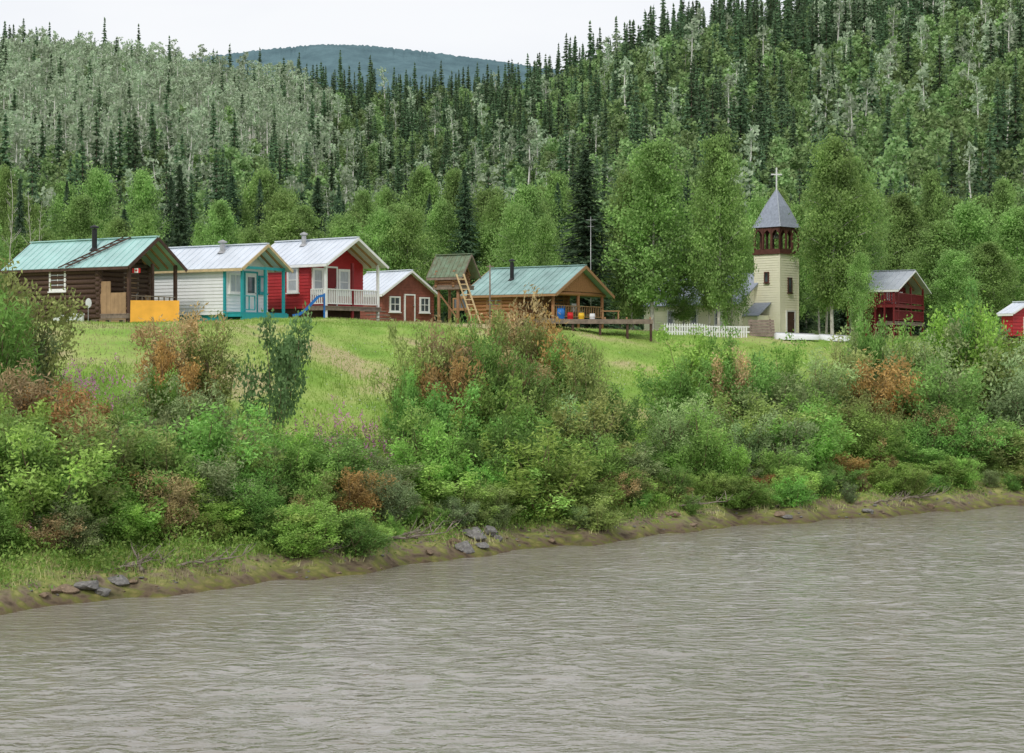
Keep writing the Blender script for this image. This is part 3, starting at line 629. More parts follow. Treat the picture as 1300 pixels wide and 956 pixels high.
    def rail(s,A,B,m,h=.85,gap=.14,post=True):
        A=Vector((*A,s.zf));B=Vector((*B,s.zf)); mb=MB(); up=Vector((0,0,1))
        mb.bar(A+up*h,B+up*h,.09,.05); mb.bar(A+up*.12,B+up*.12,.05,.05)
        n=max(1,int((B-A).length/gap))
        for i in range(n+1):
            p=A.lerp(B,i/n); mb.bar(p+up*.14,p+up*(h-.026),.05,.05)
        mb.build('railing',m,s.root)
def W_(h,x,y,z): return Vector((h.X+x*h.ca-y*h.sa,h.Y+x*h.sa+y*h.ca,h.g+z))
# 1 dark log cabin
H=House('log_cabin','dark log cabin with pale teal metal roof, leftmost of the row','cabin',163,82,58,14,224,333,303,398,P=1.9)
H.walls(M['darklog'],'log',.24); H.roof(M['tealroof'],.35,.35,M['darkwood']); H.deck(M['greywood'])
H.post(.06,.02,M['darkwood'],.07); H.post(H.W-.06,.02,M['darkwood'],.07); H.post(H.W/2,.02,M['darkwood'],.06)
H.window((0,H.sy(75),H.zz(355,0,H.sy(75))),'l',1.15,1.15,M['white'],M['curtain'],mun=(1,0),fw=.12)
H.door(H.W*.62,.85,1.95,M['tan'],M['greywood']); H.chimney(H.W*.3,H.sy(101),H.zp+.55,.13)
mb=MB()
for i in range(7): mb.box(-.06,-.02,.12+i*.25,.36+i*.25,-.1,1.0+.55*(i>3)+H.zf)
mb.box(-.019,.02,.1,1.8,H.zf+.2,H.zf+.3); mb.build('side_boarding',M['tan'],H.root)
H.rail((.15,0),(H.W-.1,0),M['greywood'],.85,.35)
H1=H
# 2 white cabin
H=House('white_cabin','white clapboard cabin with teal trimmed porch and pale grey roof','cabin',307,85,58,192,361,337,312,396,P=1.1)
H.walls(M['whitelap'],'lap',.17,skirt=M['teal']); H.roof(M['whiteroof'],.3,.3,M['pale'],.14); H.deck(M['teal'])
for x in(.05,H.W*.55,H.W-.05): H.post(x,.02,M['teal'],.06)
mb=MB().bar((.05,.02,H.ze-.08),(H.W-.05,.02,H.ze-.08),.1,.14); mb.build('porch_beam',M['teal'],H.root)
MB().box(-.05,.06,H.P-.05,H.P+.07,H.zf-.1,H.ze).build('corner_board',M['teal'],H.root)
H.window((H.W*.22,H.P,H.zf+1.45),'f',.95,1.0,M['white'],M['curtain'],mun=(1,0)); H.door(H.W*.58,.85,2.0,M['white'],M['teal'],True)
H.window((H.W*.86,H.P,H.zf+1.45),'f',.6,.9,M['teal'],M['curtain'],mun=(0,0))
MB().box(-.12,H.W+.12,-.17,-.13,-.1,H.zf-.05).build('porch_skirt',M['teal'],H.root)
H.rail((.12,0),(H.W*.3,0),M['teal'],.8,.3)
H.chimney(H.W*.35,H.sy(263),H.zp+.15,.14,M['steel'])
# 3 red cabin
H=House('red_cabin','bright red clapboard cabin with white railed porch and pale grey roof','cabin',413,88,52,322,481,332,304,388,P=1.15)
H.walls(M['redlap'],'lap',.17); H.roof(M['whiteroof'],.3,.4,M['white'],.13); H.deck(M['greywood'])
for x in(.06,H.W-.06): H.post(x,.02,M['white'],.06)
H.post(H.W*.5,.02,M['shed'],.06)
H.rail((.14,0),(H.W-.14,0),M['white'],.85,.13); H.rail((0,.1),(0,H.P-.15),M['white'],.85,.13)
H.window((H.W*.14,H.P,H.zf+1.3),'f',.8,1.35,M['white'],M['curtain'],mun=(0,1),fw=.13); H.window((H.W*.62,H.P,H.zf+1.3),'f',.85,1.35,M['white'],M['curtain'],mun=(0,1),fw=.13)
H.door(H.W*.38,.8,2.0,M['shed'],M['white'],False)
H.window((0,H.P+1.1,H.zf+1.35),'l',.8,1.3,M['white'],M['curtain'],mun=(0,1),fw=.12)
mb=MB(); [mb.box(H.W*.62,H.W*1.0,-.5-i*.3,-.2-i*.3,H.zf-.2*(i+1)-.05,H.zf-.2*(i+1)) for i in range(3)]; mb.build('step',M['greywood'],H.root)
H.chimney(H.W*.4,H.sy(358),H.zp+.3,.13,M['steel']); H3=H
# 4 small brown cabin
H=House('brown_cabin','small red brown cabin with white trimmed windows between the red cabin and the log cache','cabin',486,104,45,438,551,371,345,408,P=.02)
H.walls(M['brownlap'],'lap',.17); H.roof(M['whiteroof'],.3,.3,M['white'],.12)
H.window((H.W*.22,H.P,H.zf+1.05),'f',.85,.95,M['white'],mun=(1,1)); H.window((H.W*.80,H.P,H.zf+1.05),'f',.8,.95,M['white'],mun=(1,1)); H.door(H.W*.51,.7,1.6,M['brownlap'],M['white'])
# 5 cache on stilts
H=House('log_cache','small log cache hut raised on stilts with green roof','cache',581,96,58,555,597,344,325,362,P=.2)
H.walls(M['cachelog'],'log',.16); 
bpy.data.objects.remove([c for c in H.root.children if c.name.startswith('foundation')][0])
H.roof(M['mossroof'],.3,.5,M['greywood'],.08,ribs=.3); H.door(H.W/2,.45,.65,M['darkwood'],M['greywood'])
H.deck(M['greywood'],x0=-.15,x1=H.W+.15,y0=-.2,y1=H.L+.2)
for x in(.1,H.W-.1):
    for y in(.05,H.L-.05): MB().tube([(x,y,-.4),(x,y,H.zf-.24)],[.1,.08],8).build('stilt',M['cachelog'],H.root,True)
MB().bar((.1,.05,.35),(.1,H.L-.05,H.zf-.4),.07,.07).bar((H.W-.1,.05,.35),(.1,.05,H.zf-.4),.07,.07).build('brace',M['cachelog'],H.root)
CA=H
# 6 big log house
H=House('log_house','large honey coloured log house with green metal roof and wide porch','house',702,100,55,598,766,369,339,404,P=2.6)
H.walls(M['honeylog'],'log',.22); H.roof(M['greenroof'],.45,.5,M['wood'],.18); H.deck(M['greywood'])
for x in(.08,H.W*.5,H.W-.08): MB().tube([(x,.05,-.6),(x,.05,H.ze)],.1,8).build('porch_post',M['honeylog'],H.root,True)
MB().tube([(-.2,.05,H.ze-.12),(H.W+.2,.05,H.ze-.12)],.12,8).build('porch_beam',M['honeylog'],H.root,True)
mb=MB(); n_b=int(H.W/.2)
for i in range(n_b):
    x=(i+.5)*H.W/n_b; hh=H.ze+(H.zp-H.ze)*(1-abs(x-H.W/2)/(H.W/2))-.1
    if hh>H.ze+.03: mb.box(x-H.W/n_b/2+.005,x+H.W/n_b/2-.005,-.06,-.02,H.ze+.01,hh)
mb.build('gable_boarding',M['honeylog'],H.root)
H.rail((.1,0),(H.W-.1,0),M['wood'],.75,.25)
H.window((H.W*.2,H.P,H.zf+1.1),'f',1.0,.95,M['wood'],mun=(1,0)); H.window((H.W*.8,H.P,H.zf+1.1),'f',1.1,.95,M['wood'],mun=(1,0)); H.door(H.W*.5,.85,1.65,M['wood'],M['wood'])
for yy in(H.P+1.5,H.P+4): H.window((0,yy,H.zf+.95),'l',1.1,.7,M['wood'],mun=(1,0))
H.chimney(H.W*.25,H.sy(633),H.zp+.35,.12)
HL=H
# deck on stilts beside it
def wp(px,py,Y): return Vector((xpix(px,Y),Y,zpix(py,Y)))
dk=empty('raised_deck',wp(690,405,93),R(8)); tag(dk,'long low timber deck on stilts in front of the green-roofed log house','deck')
mb=MB(); [mb.box(0,6.0,i*.15,i*.15+.14,-.06,0) for i in range(16)]; mb.box(0,6,-.05,-.001,-.25,-.02); mb.build('deck_boards',M['greywood'],dk)
for x in(.1,1.6,3.1,4.6,5.9): MB().box(x-.06,x+.06,.01,.13,-1.2,-.065).build('stilt',M['darkwood'],dk); 
for x in(3.4,4.6,5.9): MB().box(x-.04,x+.04,.2,.28,.001,.12).build('kerb_block',M['wood'],dk)
# 7 church
TW=House('church','cream clapboard church with square bell tower and pointed grey spire topped by a cross','church',990,112,45,958,1013,322,322,420,P=0)
H=TW; S=H.W=H.L=(H.W+H.L)/2
mb=MB()
for A,B_ in(((0,0),(S,0)),((S,0),(S,S)),((S,S),(0,S)),((0,S),(0,0))): H.rows(mb,A,B_,-.4,H.ze,None,'lap',.16)
mb.build('tower_wall',M['cream'],H.root)
MB().box(.09,S-.09,.09,S-.09,-.3,H.ze-.05).build('black_core',M['dark'],H.root)  # solid black fill of the tower shaft, its shade painted on
mb=MB()
for x,y in((0,0),(S,0),(0,S),(S,S)): mb.box(x-.045,x+.045,y-.045,y+.045,-.3,H.ze-.01)
mb.build('corner_board',M['cream'],H.root)
zb=H.ze; zt=zpix(289,113)-H.g; zap=zpix(241,113.5)-H.g; zc=zpix(213,113.5)-H.g
mb=MB().box(-.12,S+.12,-.12,S+.12,zb,zb+.1).box(-.03,S+.03,-.03,.03,zb+.1,zb+.34).box(-.03,S+.03,S-.03,S+.03,zb+.1,zb+.34).box(-.03,.03,.031,S-.031,zb+.1,zb+.34).box(S-.03,S+.03,.031,S-.031,zb+.1,zb+.34)
mb.build('belfry_parapet',M['belfry'],H.root)
npil=3
for i in range(npil+1):
    t=i/npil*S
    for (x,y) in((t,0),(t,S),(0,t),(S,t)):
        if (i in (0,npil)) and ((x,y)!=(t,0) and (x,y)!=(t,S)): continue
        MB().box(x-.06,x+.06,y-.06,y+.06,zb+.34,zt-.001).build('belfry_post',M['belfry'],H.root)
mb=MB()
def arch(p,q):
    p=Vector(p);q=Vector(q);n=8;u=(q-p); nn=Vector((u.y,-u.x,0)).normalized()*.035
    prev=None
    for k in range(n+1):
        t=k/n; ht=(1-abs(2*t-1)**1.6)*.42; base=p+u*t; lo_=base+Vector((0,0,zt-.6+ht)); hi_=base+Vector((0,0,zt-.002))
        cur=[lo_-nn,lo_+nn,hi_+nn,hi_-nn]
        if prev: mb.add(prev+cur,[(0,4,5,1),(1,5,6,2),(2,6,7,3),(3,7,4,0)])
        prev=cur
for i in range(npil):
    a_,b_=i/npil*S,(i+1)/npil*S
    for f in((lambda t:(t,0,0)),(lambda t:(t,S,0)),(lambda t:(0,t,0)),(lambda t:(S,t,0))): arch(f(a_),f(b_))
mb.build('belfry_arch',M['belfry'],H.root)
MB().tube([(S/2,S/2,zt-.35),(S/2,S/2,zt-.5),(S/2,S/2,zt-.7)],[.08,.15,.22],12).tube([(S/2,S/2,zt),(S/2,S/2,zt-.35)],.03,6).build('bell',M['steel'],H.root,True)
mb=MB(); c=S/2; lv=[(S/2+.13,zt+.001),(S/2-.02,zt+.3),(S/4+.05,zt+(zap-zt)*.56),(.03,zap)]
for j,(r_,z) in enumerate(lv): mb.v+=[(c-r_,c-r_,z),(c+r_,c-r_,z),(c+r_,c+r_,z),(c-r_,c+r_,z)]
for j in range(3):
    for k_ in range(4): mb.f.append((j*4+k_,j*4+(k_+1)%4,(j+1)*4+(k_+1)%4,(j+1)*4+k_))
mb.f+=[(3,2,1,0),(12,13,14,15)]
mb.build('spire',M['greyroof'],H.root)
mb=MB(); 
for k_ in range(4):
    for j in range(3): mb.bar((c+lv[j][0]*[-1,1,1,-1][k_],c+lv[j][0]*[-1,-1,1,1][k_],lv[j][1]+.01),(c+lv[j+1][0]*[-1,1,1,-1][k_],c+lv[j+1][0]*[-1,-1,1,1][k_],lv[j+1][1]+.01),.05,.03)
mb.build('spire_hip',M['midgrey'],H.root)
o=MB().bar((0,0,-.1),(0,0,zc-zap),.08,.08).bar((-.36,0,zc-zap-.45),(.36,0,zc-zap-.45),.075,.09).build('cross',M['white'],H.root); o.location=(c,c,zap); o.rotation_euler=(0,0,R(-40))
H.window((S/2,0,H.zz(362,S/2,0)),'f',.42,1.0,M['darkwood'],mun=(0,0),fw=.06)
H.window((0,S*.5,H.zz(352,0,S/2)),'l',.36,.7,M['belfry'],mun=(0,0),fw=.06)
H.zf=.05; H.door(S*.55,.8,1.5,M['darkwood'],M['white'],y=0)
# nave
H.P=S+.02; x0=-1.75; Wn=S+3.5
ze=zpix(384,114)-H.g; zp=zpix(349,116)-H.g; Ln=S+8.0
mb=MB()
H.rows(mb,(x0,S),(x0+Wn,S),-.4,ze,zp-.05,'lap',.16); H.rows(mb,(x0+Wn,Ln),(x0,Ln),-.4,ze,zp-.05,'lap',.16); H.rows(mb,(x0,Ln),(x0,S),-.4,ze,None,'lap',.16); H.rows(mb,(x0+Wn,S),(x0+Wn,Ln),-.4,ze,None,'lap',.16)
mb.build('nave_wall',M['cream'],H.root)
mb=MB(); sl=(zp-ze)/(Wn/2); xm=x0+Wn/2; o_=.35
mb.slab((x0-o_,Ln+.3,ze-o_*sl+.08),(x0-o_,S-.3,ze-o_*sl+.08),(xm,S-.3,zp+.08),(xm,Ln+.3,zp+.08),.08)
mb.slab((x0+Wn+o_,S-.3,ze-o_*sl+.08),(x0+Wn+o_,Ln+.3,ze-o_*sl+.08),(xm,Ln+.3,zp+.08),(xm,S-.3,zp+.08),.08)
mb.build('nave_roof',M['greyroof'],H.root)
for yy in(S+1.6,S+3.6,S+5.6): H.window((x0,yy,ze*.55),'l',.6,1.1,M['white'],mun=(0,1))
MB().box(-1.3,-.1,.8,S-.05,-.3,1.3).build('side_annex',M['cream'],H.root)
MB().slab((-1.45,S-.03,1.28),(-1.45,.65,1.28),(-.07,.65,2.15),(-.07,S-.03,2.15),.06).build('annex_roof',M['greyroof'],H.root)
# 8 two-storey house at right
H=House('two_storey_house','dark red two-storey house with balconies and long grey roof behind the bushes','house',1140,111,62,1080,1172,363,345,408,P=1.2)
H.walls(M['shed'],'lap',.2,z0=-.3); H.roof(M['midgrey'],.95,.3,M['white'],.08)
zz=H.zf; H.zf=zpix(386,111)-H.g
H.deck(M['shed'],x0=-.9); H.deck(M['shed'],x0=-.9,x1=-.04,y0=H.P-.1,y1=H.L); H.rail((-.9,0),(H.W,0),M['shed'],.7,.14); H.rail((-.85,.1),(-.85,H.L),M['shed'],.7,.14)
for x in(.05,H.W*.5,H.W-.05): H.post(x,.02,M['shed'],.06)
for k in range(6): H.post(-.85,.03+k*(H.L-.1)/5,M['shed'],.05,z1=H.ze-.4)
for x in(.25,.78): H.window((H.W*x,H.P,H.zf+.65),'f',.6,.6,M['white'],mun=(1,0))
for k in(1.2,2.6): H.window((0,H.P+k,H.zf+.6),'l',.6,.6,M['white'],mun=(1,0))
H.door(H.W*.5,.55,1.0,M['darkwood'],M['white'])
H.zf=zz; H.rail((-.85,0),(H.W,0),M['shed'],.7,.14); H.deck(M['greywood'],x0=-.9)
# 9 far right shed
H=House('red_shed','small red shed with pale roof at the far right edge','shed',1286,100,30,1272,1322,397,385,424,P=.02)
H.walls(M['redlap'],'lap',.2); H.roof(M['whiteroof'],.2,.2,M['white'],.08); H.door(H.W*.55,.7,.9,M['darkwood'],M['white'])
# ------------------------------------------------ small things
def ladder(name,label,A,B,side,w,n,m):
    A,B,side=Vector(A),Vector(B),Vector(side).normalized(); e=empty(name,A); tag(e,label,'ladder'); D=B-A
    for k in(-1,1): MB().bar(side*k*w/2,D+side*k*w/2,.07,.06).build('rail',m,e)
    for i in range(1,n+1): MB().bar(D*(i/(n+1))-side*w/2,D*(i/(n+1))+side*w/2,.05,.05).build('rung',m,e)
h=H1; sl=(h.zp-h.ze)/(h.W/2); ya=h.sy(88); yb=h.sy(132)
ladder('roof_ladder','dark wooden ladder lying on the pale teal roof beside the black chimney',W_(h,-.5,ya,h.ze-.5*sl+.2),W_(h,h.W/2-.1,yb,h.zp+.12),Vector((-h.sa,h.ca,0)),.5,8,M['darkwood'])
h=CA; A=Vector((xpix(606,94.3),94.3,0)); A.z=tz1(A.x,A.y); B_=Vector((xpix(584,95.2),95.2,zpix(348,95.2)))
ladder('cache_ladder','pale wooden ladder leaning against the log cache on stilts',A,B_,(.8,-.6,0),.5,9,M['pale'])
# orange plywood sheet leaning at the porch
h=H1; Yp=79.0; X=xpix(165,Yp); zg=tz1(X,Yp); hp_=zpix(381,Yp)-zg; wd=2.2
e=MB().slab((0,0,-.3),(wd,0,-.3),(wd,.3,hp_),(0,.3,hp_),.03).build('plywood_sheet',M['plywood']); e.location=(X,Yp,zg); e.rotation_euler=(0,0,R(8)); tag(e,'orange yellow plywood sheet leaning against the dark log cabin porch','plywood sheet')
# flag
p=W_(H1,.1,-.15,H1.ze-.5); fl=empty('flag',p,0,(.55,.55,.55)); tag(fl,'small red and white maple leaf flag hanging at the dark log cabin porch','flag')
def fp(x,z): return (x,.03*math.sin(x*9),z)
def strip(x0,x1,m,nm):
    mb=MB(); n=3
    for i in range(n):
        a_,b_=x0+(x1-x0)*i/n,x0+(x1-x0)*(i+1)/n; mb.add([fp(a_,0),fp(b_,0),fp(b_,.4),fp(a_,.4)],[(0,1,2,3)])
    mb.build(nm,m,fl)
strip(0,.18,M['red'],'red_band'); strip(.18,.52,M['white'],'white_band'); strip(.52,.7,M['red'],'red_band')
lf=[(0,-.14),(.015,-.05),(.09,-.06),(.075,-.03),(.13,.02),(.1,.03),(.11,.075),(.06,.06),(.04,.1),(.02,.07),(0,.14)]; lf=lf+[(-x,z) for x,z in lf[::-1][1:-1]]
MB().add([(.35+x,.03*math.sin(.35*9)-.02,.2+z) for x,z in lf],[tuple(range(len(lf)))]).build('maple_leaf',M['red'],fl)
# foam boxes, pallet, dish
def thing_box(name,label,cat,px,py,Y,w,d,h,m,rz=.4,lid=True,group=None):
    X=xpix(px,Y); z=tz1(X,Y); e=empty(name,(X,Y,z),rz); tag(e,label,cat,group)
    mb=MB().box(-w/2,w/2,-d/2,d/2,-.1,h*.84); mb.build('box_body',m,e)
    if lid: MB().box(-w/2-.03,w/2+.03,-d/2-.03,d/2+.03,h*.84+.003,h).build('lid',m,e)
    return e
thing_box('foam_box','white foam box on the grass left of the dark log cabin corner','box',82,400,79,.95,.6,.42,M['foam'])
thing_box('foam_box','narrow white cooler beside the foam box at the dark log cabin','cooler',100,400,79.5,.4,.5,.5,M['foam'],.1)
X,Y=xpix(138,79),79.; e=empty('wooden_pallet',(X,Y,tz1(X,Y)+.05),.4); tag(e,'grey wooden pallet lying below the dark log cabin side boarding','pallet')
for i in range(6): MB().box(-.7,.7,-.5+i*.18,-.38+i*.18,.12,.145).build('slat',M['greywood'],e)
for i in range(3): MB().box(-.68+i*.62,-.6+i*.62,-.5,.52,-.1,.118).build('bearer',M['greywood'],e)
p=wp(112,378,79.5); e=empty('satellite_dish',(p.x,p.y,tz1(p.x,p.y)),.6,(.5,.5,.75)); tag(e,'small white satellite dish on a pole in front of the dark log cabin','satellite dish')
MB().tube([(0,0,-.3),(0,0,1.25)],.03,6).build('pole',M['steel'],e)
mb=MB(); 
for j in range(4):
    for k in range(12): r_=.3*j/3; mb.v.append((r_*math.cos(k*.5236),-.1-.25*(r_)**2*-1,1.3+r_*math.sin(k*.5236)))
for j in range(3):
    for k in range(12): mb.f.append((j*12+k,j*12+(k+1)%12,(j+1)*12+(k+1)%12,(j+1)*12+k))
mb.build('dish',M['foam'],e,True)
# blue slide
h=H3; X,Y=xpix(410,86.3),86.3; e=empty('blue_slide',(X,Y,tz1(X,Y)),R(12)); tag(e,'blue plastic childrens slide beside the red cabin porch','slide')
mb=MB(); pts=[(0,-.1,1.15),(-.25,-.1,1.1),(-.8,-.1,.5),(-1.2,-.1,.2),(-1.5,-.1,.15)]
for a_,b_ in zip(pts[:-1],pts[1:]):
    mb.bar(a_,b_,.4,.04); mb.bar((a_[0],a_[1]-.22,a_[2]+.04),(b_[0],b_[1]-.22,b_[2]+.04),.04,.12); mb.bar((a_[0],a_[1]+.22,a_[2]+.04),(b_[0],b_[1]+.22,b_[2]+.04),.04,.12)
mb.build('chute',M['blue'],e); MB().box(0.03,.08,-.33,-.28,-.1,1.3).box(.03,.08,.08,.13,-.1,1.3).box(.031,.07,-.28,.08,.3,.34).box(.031,.07,-.28,.08,.7,.74).build('climbing_frame',M['blue'],e)
# masts
for px,Y,top,lab in((750,106,275,'tall thin grey radio mast behind the green-roofed log house'),(622,95,336,'slim wooden pole standing between the log cache and the green-roofed log house')):
    X=xpix(px,Y); z=tz1(X,Y); e=empty('radio_mast' if px==750 else 'wooden_pole',(X,Y,z)); tag(e,lab,'mast' if px==750 else 'pole'); hh=zpix(top,Y)-z
    MB().tube([(0,0,-.4),(0,0,hh)],[.03,.018] if px==750 else [.06,.035],8).build('pole',M['steel'] if px==750 else M['greywood'],e,True)
    if px==750:
        MB().bar((-.3,0,hh-.2),(.3,0,hh-.2),.02,.02).bar((-.2,0,hh-.6),(.2,0,hh-.6),.02,.02).build('antenna',M['steel'],e)
    else: MB().bar((-.2,0,hh-.1),(.2,0,hh-.1),.05,.06).build('crosspiece',M['greywood'],e)
# deck clutter
def barrel(px,Y,zbase,col,label,cat='barrel',r=.28,hh=.8,name='plastic_barrel',loc=None):
    e=empty(name,loc if loc is not None else (xpix(px,Y),Y,zbase)); tag(e,label,cat)
    MB().tube([(0,0,0),(0,0,hh*.1),(0,0,hh*.33),(0,0,hh*.36),(0,0,hh*.66),(0,0,hh*.69),(0,0,hh*.95)],[r*.92,r,r,r*1.05,r*1.05,r,r*.9],14).build('drum',col,e,True)
    MB().tube([(0,0,hh*.951),(0,0,hh)],[r*.95,r*.93],14).build('lid',col,e)
zd=zpix(405,93)+.001
barrel(712,93.8,zd,M['blue'],'blue plastic barrel on the raised deck at its left end',r=.2,hh=.6)
barrel(738,94,zd,M['yellow'],'yellow bucket on the raised deck right of the blue barrel','bucket',.16,.36,'yellow_bucket')
barrel(752,94,zd,M['foam'],'white bucket on the raised deck beside the yellow bucket','bucket',.15,.32,'white_bucket')
barrel(724,94.6,zd,M['red'],'small red fuel drum on the raised deck behind the blue barrel','drum',.16,.4,'fuel_drum')
barrel(0,0,0,M['blue'],'blue water barrel standing on the log house porch behind the railing','barrel',.25,.8,'water_barrel',W_(HL,HL.W*.35,.7,HL.zf+.002))
barrel(0,0,0,M['darkwood'],'brown wooden barrel on the dark log cabin porch behind the railing','barrel',.25,.7,'wooden_barrel',W_(H1,H1.W*.3,.7,H1.zf+.002))
def chair(loc,rz,m,label):
    e=empty('porch_chair',loc,rz); tag(e,label,'chair')
    MB().box(-.25,.25,-.25,.25,.4,.44).build('seat',m,e)
    mb=MB(); [mb.box(-.25+i*.13,-.15+i*.13,.22,.25,.45,.95) for i in range(4)]; mb.box(-.26,.26,.251,.28,.8,.87); mb.build('backrest',m,e)
    for x in(-.22,.22):
        for y in(-.22,.22): MB().box(x-.025,x+.025,y-.025,y+.025,0,.398).build('leg',m,e)
chair(W_(HL,HL.W*.7,.8,HL.zf+.002),HL.a,M['white'],'white chair on the porch of the green-roofed log house')
chair(W_(H1,H1.W*.75,.8,H1.zf+.002),H1.a,M['tan'],'tan wooden chair on the dark log cabin porch')
e=empty('garden_table',(xpix(775,94),94,zd)); tag(e,'low wooden table standing on the raised deck','table'); MB().box(-.5,.5,-.3,.3,.42,.47).build('table_top',M['wood'],e)
for x in(-.42,.42):
    for y in(-.24,.24): MB().box(x-.03,x+.03,y-.03,y+.03,0,.418).build('leg',M['wood'],e)
# picket fence
def fence(px0,px1,Y0,Y1,label):
    A=Vector((xpix(px0,Y0),Y0,0));B=Vector((xpix(px1,Y1),Y1,0)); e=empty('picket_fence',(A.x,A.y,tz1(A.x,A.y)),math.atan2(B.y-A.y,B.x-A.x)); tag(e,label,'fence'); Lf=(B-A).length
    n=int(Lf/.16); z0=e.location.z
    for i in range(n):
        x=i*.16; q=A.lerp(B,x/Lf); dz=tz1(q.x,q.y)-z0
        mb=MB(); mb.add([(x,0,dz-.05),(x+.09,0,dz-.05),(x+.09,0,dz+.6),(x+.045,0,dz+.68),(x,0,dz+.6),(x,.02,dz-.05),(x+.09,.02,dz-.05),(x+.09,.02,dz+.6),(x+.045,.02,dz+.68),(x,.02,dz+.6)],[(4,3,2,1,0),(5,6,7,8,9),(0,1,6,5),(1,2,7,6),(2,3,8,7),(3,4,9,8),(4,0,5,9)])
        mb.build('picket',M['white'],e)
    for z in(.15,.45): MB().box(0,Lf,.023,.06,z,z+.07).build('rail',M['white'],e)
fence(843,952,99,101,'low white picket fence below the birches left of the church tower')
# plank rack & white skiffs
p=Vector((xpix(968,103),103,0)); e=empty('plank_rack',(p.x,p.y,tz1(p.x,p.y)),R(10)); tag(e,'weathered brown plank rack leaning in front of the church tower','plank rack')
mb=MB(); [mb.slab((-.8,.0+.05*i,.05+i*.17),(.8,.05*i,.05+i*.17),(.8,.05*i+.04,.05+i*.17+.14),(-.8,.05*i+.04,.05+i*.17+.14),.03) for i in range(6)]; mb.build('planks',M['greywood'],e)
for x in(-.6,.6): MB().bar((x,.06,-.1),(x,.4,1.1),.06,.06).build('upright',M['greywood'],e)
def skiff(px,Y,L,rz,label):
    p=Vector((xpix(px,Y),Y,0)); e=empty('upturned_boat',(p.x,p.y,tz1(p.x,p.y)),rz); tag(e,label,'boat','upturned boats beside the church')
    mb=MB(); n=9; m=8
    for i in range(n):
        t=i/(n-1); w=.55*math.sin(math.pi*min(1,t*.8+.2))**.6+.02; hh=.42*(1-.3*t)
        for k in range(m+1):
            a_=math.pi*k/m; mb.v.append((L*(t-.5),w*math.cos(a_),max(-.05,hh*math.sin(a_)**.6)-.0))
    for i in range(n-1):
        for k in range(m): mb.f.append((i*(m+1)+k,(i+1)*(m+1)+k,(i+1)*(m+1)+k+1,i*(m+1)+k+1))
    mb.f.append(tuple(range(m+1))); mb.build('hull',M['foam'],e,True)
    MB().bar((-L/2,0,.43),(L*.4,0,.34),.05,.05).build('keel',M['steel'],e)
skiff(1012,102,2.6,R(5),'white upturned boat on the grass right of the plank rack by the church'); skiff(1060,104,1.9,R(-4),'smaller white upturned boat farther right beside the church boats')
# ------------------------------------------------ rocks and driftwood on the shore
def rockmesh(seed,m):
    bm=bmesh.new(); bmesh.ops.create_icosphere(bm,subdivisions=3,radius=1); g=np.random.default_rng(seed); dirs=nrm(g.normal(size=(14,3))); off=g.uniform(.45,.8,14)
    for v in bm.verts:
        p=np.array(v.co)
        for d,o in zip(dirs,off):
            k=p@d
            if k>o: p=p-d*(k-o)*.97
        p+=g.normal(size=3)*.02; v.co=Vector(p*np.array([1.15,.85,.65]))
    me=bpy.data.meshes.new('rock'); bm.to_mesh(me); bm.free(); me.materials.append(m); return me
RK=[rockmesh(s,M['rock'] if s%2 else M['rock2']) for s in range(6)]
rl=[(85,.5,.34),(110,.55,.42),(150,.6,.34),(130,.3,.28),(70,.5,.22),(55,.4,.17),(170,.5,.18),(590,.3,.4),(602,1.0,.45),(622,1.2,.35),(612,.4,.26),(575,.8,.3),(545,.4,.2),(632,.8,.25),(700,.2,.2),(880,.3,.2),(990,.5,.35),(1000,.3,.25),(855,1.,.3),(1100,.3,.25),(1180,.3,.25)]
nb_=len(rl); rl+=[(random.uniform(20,1300),random.uniform(.0,1.3),random.uniform(.03,.09)) for _ in range(110)]
for i,(px,d,s) in enumerate(rl):
    X,Y=spot(px,d); o=inst('rock' if i<nb_ else 'stone',random.choice(RK),None,(X,Y,tz1(X,Y)+s*.15),random.random()*6,(s,s*random.uniform(.8,1.2),s*random.uniform(.6,1)))
    if i<nb_: tag(o,f'{"large" if s>=.33 else "medium"} {"grey" if "grey" in o.data.materials[0].name else "brown"} shore rock below {lm(px)}','rock','rocks on the shore',px=px)
    else: tag(o,'small loose stone lying on the muddy shore','stone','small stones along the shore')
def drift(seed):
    rd=random.Random(seed); mb=MB(); pts=[(0,0,.05)]
    for i in range(5): p=pts[-1]; pts.append((p[0]+.5,p[1]+rd.uniform(-.2,.2),p[2]+rd.uniform(-.03,.12)))
    mb.tube(pts,[.06,.05,.045,.035,.025,.012],7)
    for i in range(14):
        p=Vector(pts[rd.randint(1,5)]); q=p+Vector((rd.uniform(-.2,.6),rd.uniform(-.5,.5),rd.uniform(0,.5))); r=q+Vector((rd.uniform(0,.4),rd.uniform(-.3,.3),rd.uniform(-.2,.3)))
        mb.tube([p,q,r],[.02,.012,.004],5)
    return mb.mesh('driftwood',M['deadwood'],True)
DW=[drift(s) for s in range(4)]
for px,d,rz,s in((180,1.0,2.2,.9),(160,1.3,1.2,.9),(205,1.5,1.6,.8),(225,1.2,.4,.7),(140,1.2,.8,.6),(480,1.3,.2,.8),(505,1.6,.9,.8),(530,1.2,2.8,.7),(860,1.4,.3,.7),(890,1.5,2.0,.9),(985,1.1,.4,.6),(1110,.8,.4,.6),(1145,.8,.2,.7),(390,1,.5,.5)):
    X,Y=spot(px,d); o=inst('driftwood',random.choice(DW),None,(X,Y,tz1(X,Y)+.03),rz,(s,s,s)); tag(o,f'grey bleached driftwood branch on the shore below {lm(px)}','driftwood','driftwood along the shore',px=px)
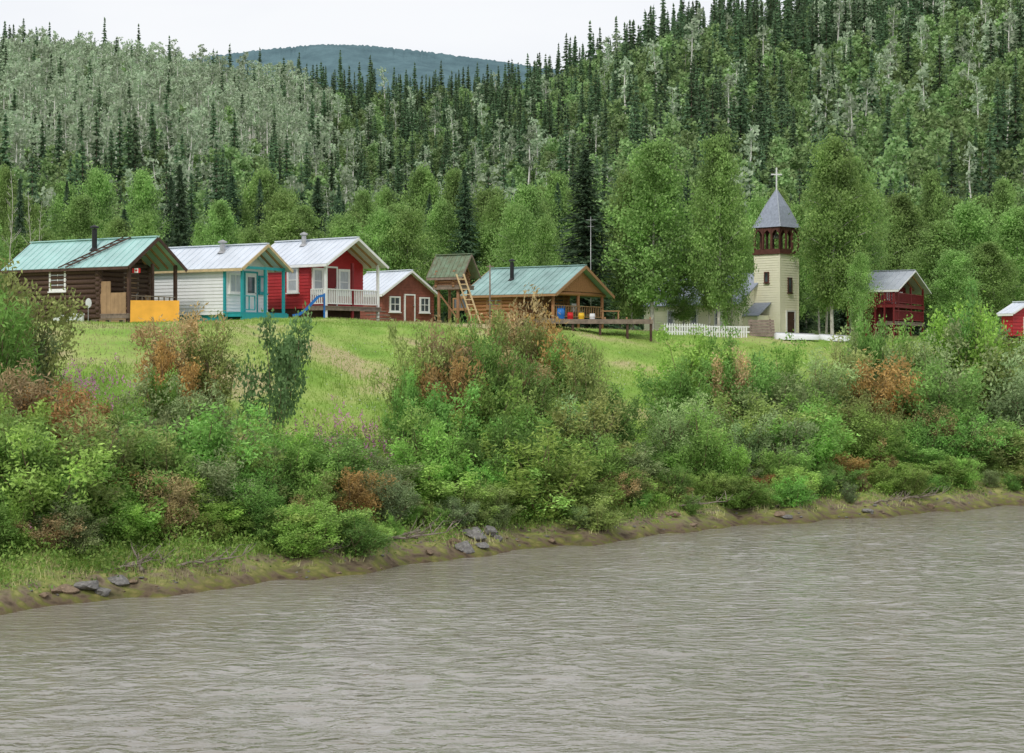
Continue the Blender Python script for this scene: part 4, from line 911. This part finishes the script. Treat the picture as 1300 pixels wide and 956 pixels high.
# unique labels for repeats
from collections import defaultdict
dd=defaultdict(list)
for px,o in REG: dd[o['label']].append((px,o.name,o))
ORD='first second third fourth fifth sixth seventh eighth ninth tenth eleventh twelfth thirteenth fourteenth fifteenth sixteenth seventeenth eighteenth'.split()
for l,v in dd.items():
    if len(v)>1:
        v.sort(key=lambda t:t[0])
        for i,(p,nm,o) in enumerate(v): o['label']=l+', '+(ORD[i] if i<len(ORD) else str(i+1)+'th')+' from left'
# ------------------------------------------------ world, sun, camera
w=bpy.data.worlds.new('World'); sc.world=w; w.use_nodes=True; N,K=w.node_tree.nodes,w.node_tree.links; bg=N['Background']
sk=N.new('ShaderNodeTexSky'); sk.sky_type='NISHITA'; sk.sun_disc=False; sk.sun_elevation=R(46); sk.sun_rotation=R(202)
sm=N.new('ShaderNodeMix'); sm.data_type='RGBA'; tc=N.new('ShaderNodeTexCoord')
n=N.new('ShaderNodeTexNoise'); n.inputs['Scale'].default_value=2.2; n.inputs['Detail'].default_value=5
mp=N.new('ShaderNodeMapping'); mp.inputs['Scale'].default_value=(1,1,3.5); K.new(tc.outputs['Generated'],mp.inputs['Vector']); K.new(mp.outputs[0],n.inputs['Vector'])
cr=N.new('ShaderNodeValToRGB'); cr.color_ramp.elements[0].position=.35; cr.color_ramp.elements[0].color=(8.6,8.9,9.5,1); cr.color_ramp.elements[1].position=.62; cr.color_ramp.elements[1].color=(9.9,10.,10.2,1)
K.new(n.outputs['Fac'],cr.inputs[0]); sm.inputs[0].default_value=.93; K.new(sk.outputs[0],sm.inputs[6]); K.new(cr.outputs[0],sm.inputs[7]); K.new(sm.outputs[2],bg.inputs[0]); bg.inputs[1].default_value=.1
sl_=bpy.data.lights.new('sun','SUN'); sl_.energy=1.5; sl_.angle=R(11); sl_.color=(1,.95,.87); so=bpy.data.objects.new('sun',sl_); COL.objects.link(so)
dv=Vector((.35,.85,-.95)).normalized(); so.rotation_euler=dv.to_track_quat('-Z','Y').to_euler(); so.location=(-20,-20,60)
cam=bpy.data.cameras.new('camera'); co=bpy.data.objects.new('camera',cam); COL.objects.link(co); co.location=(0,0,CH); co.rotation_euler=(R(90),0,0)
cam.sensor_width=36; cam.lens=36*F/1300; cam.shift_y=-28/1300; cam.clip_end=9000; cam.clip_start=.5; sc.camera=co
sc.view_settings.view_transform='Standard'; sc.view_settings.look='None'; sc.view_settings.exposure=0
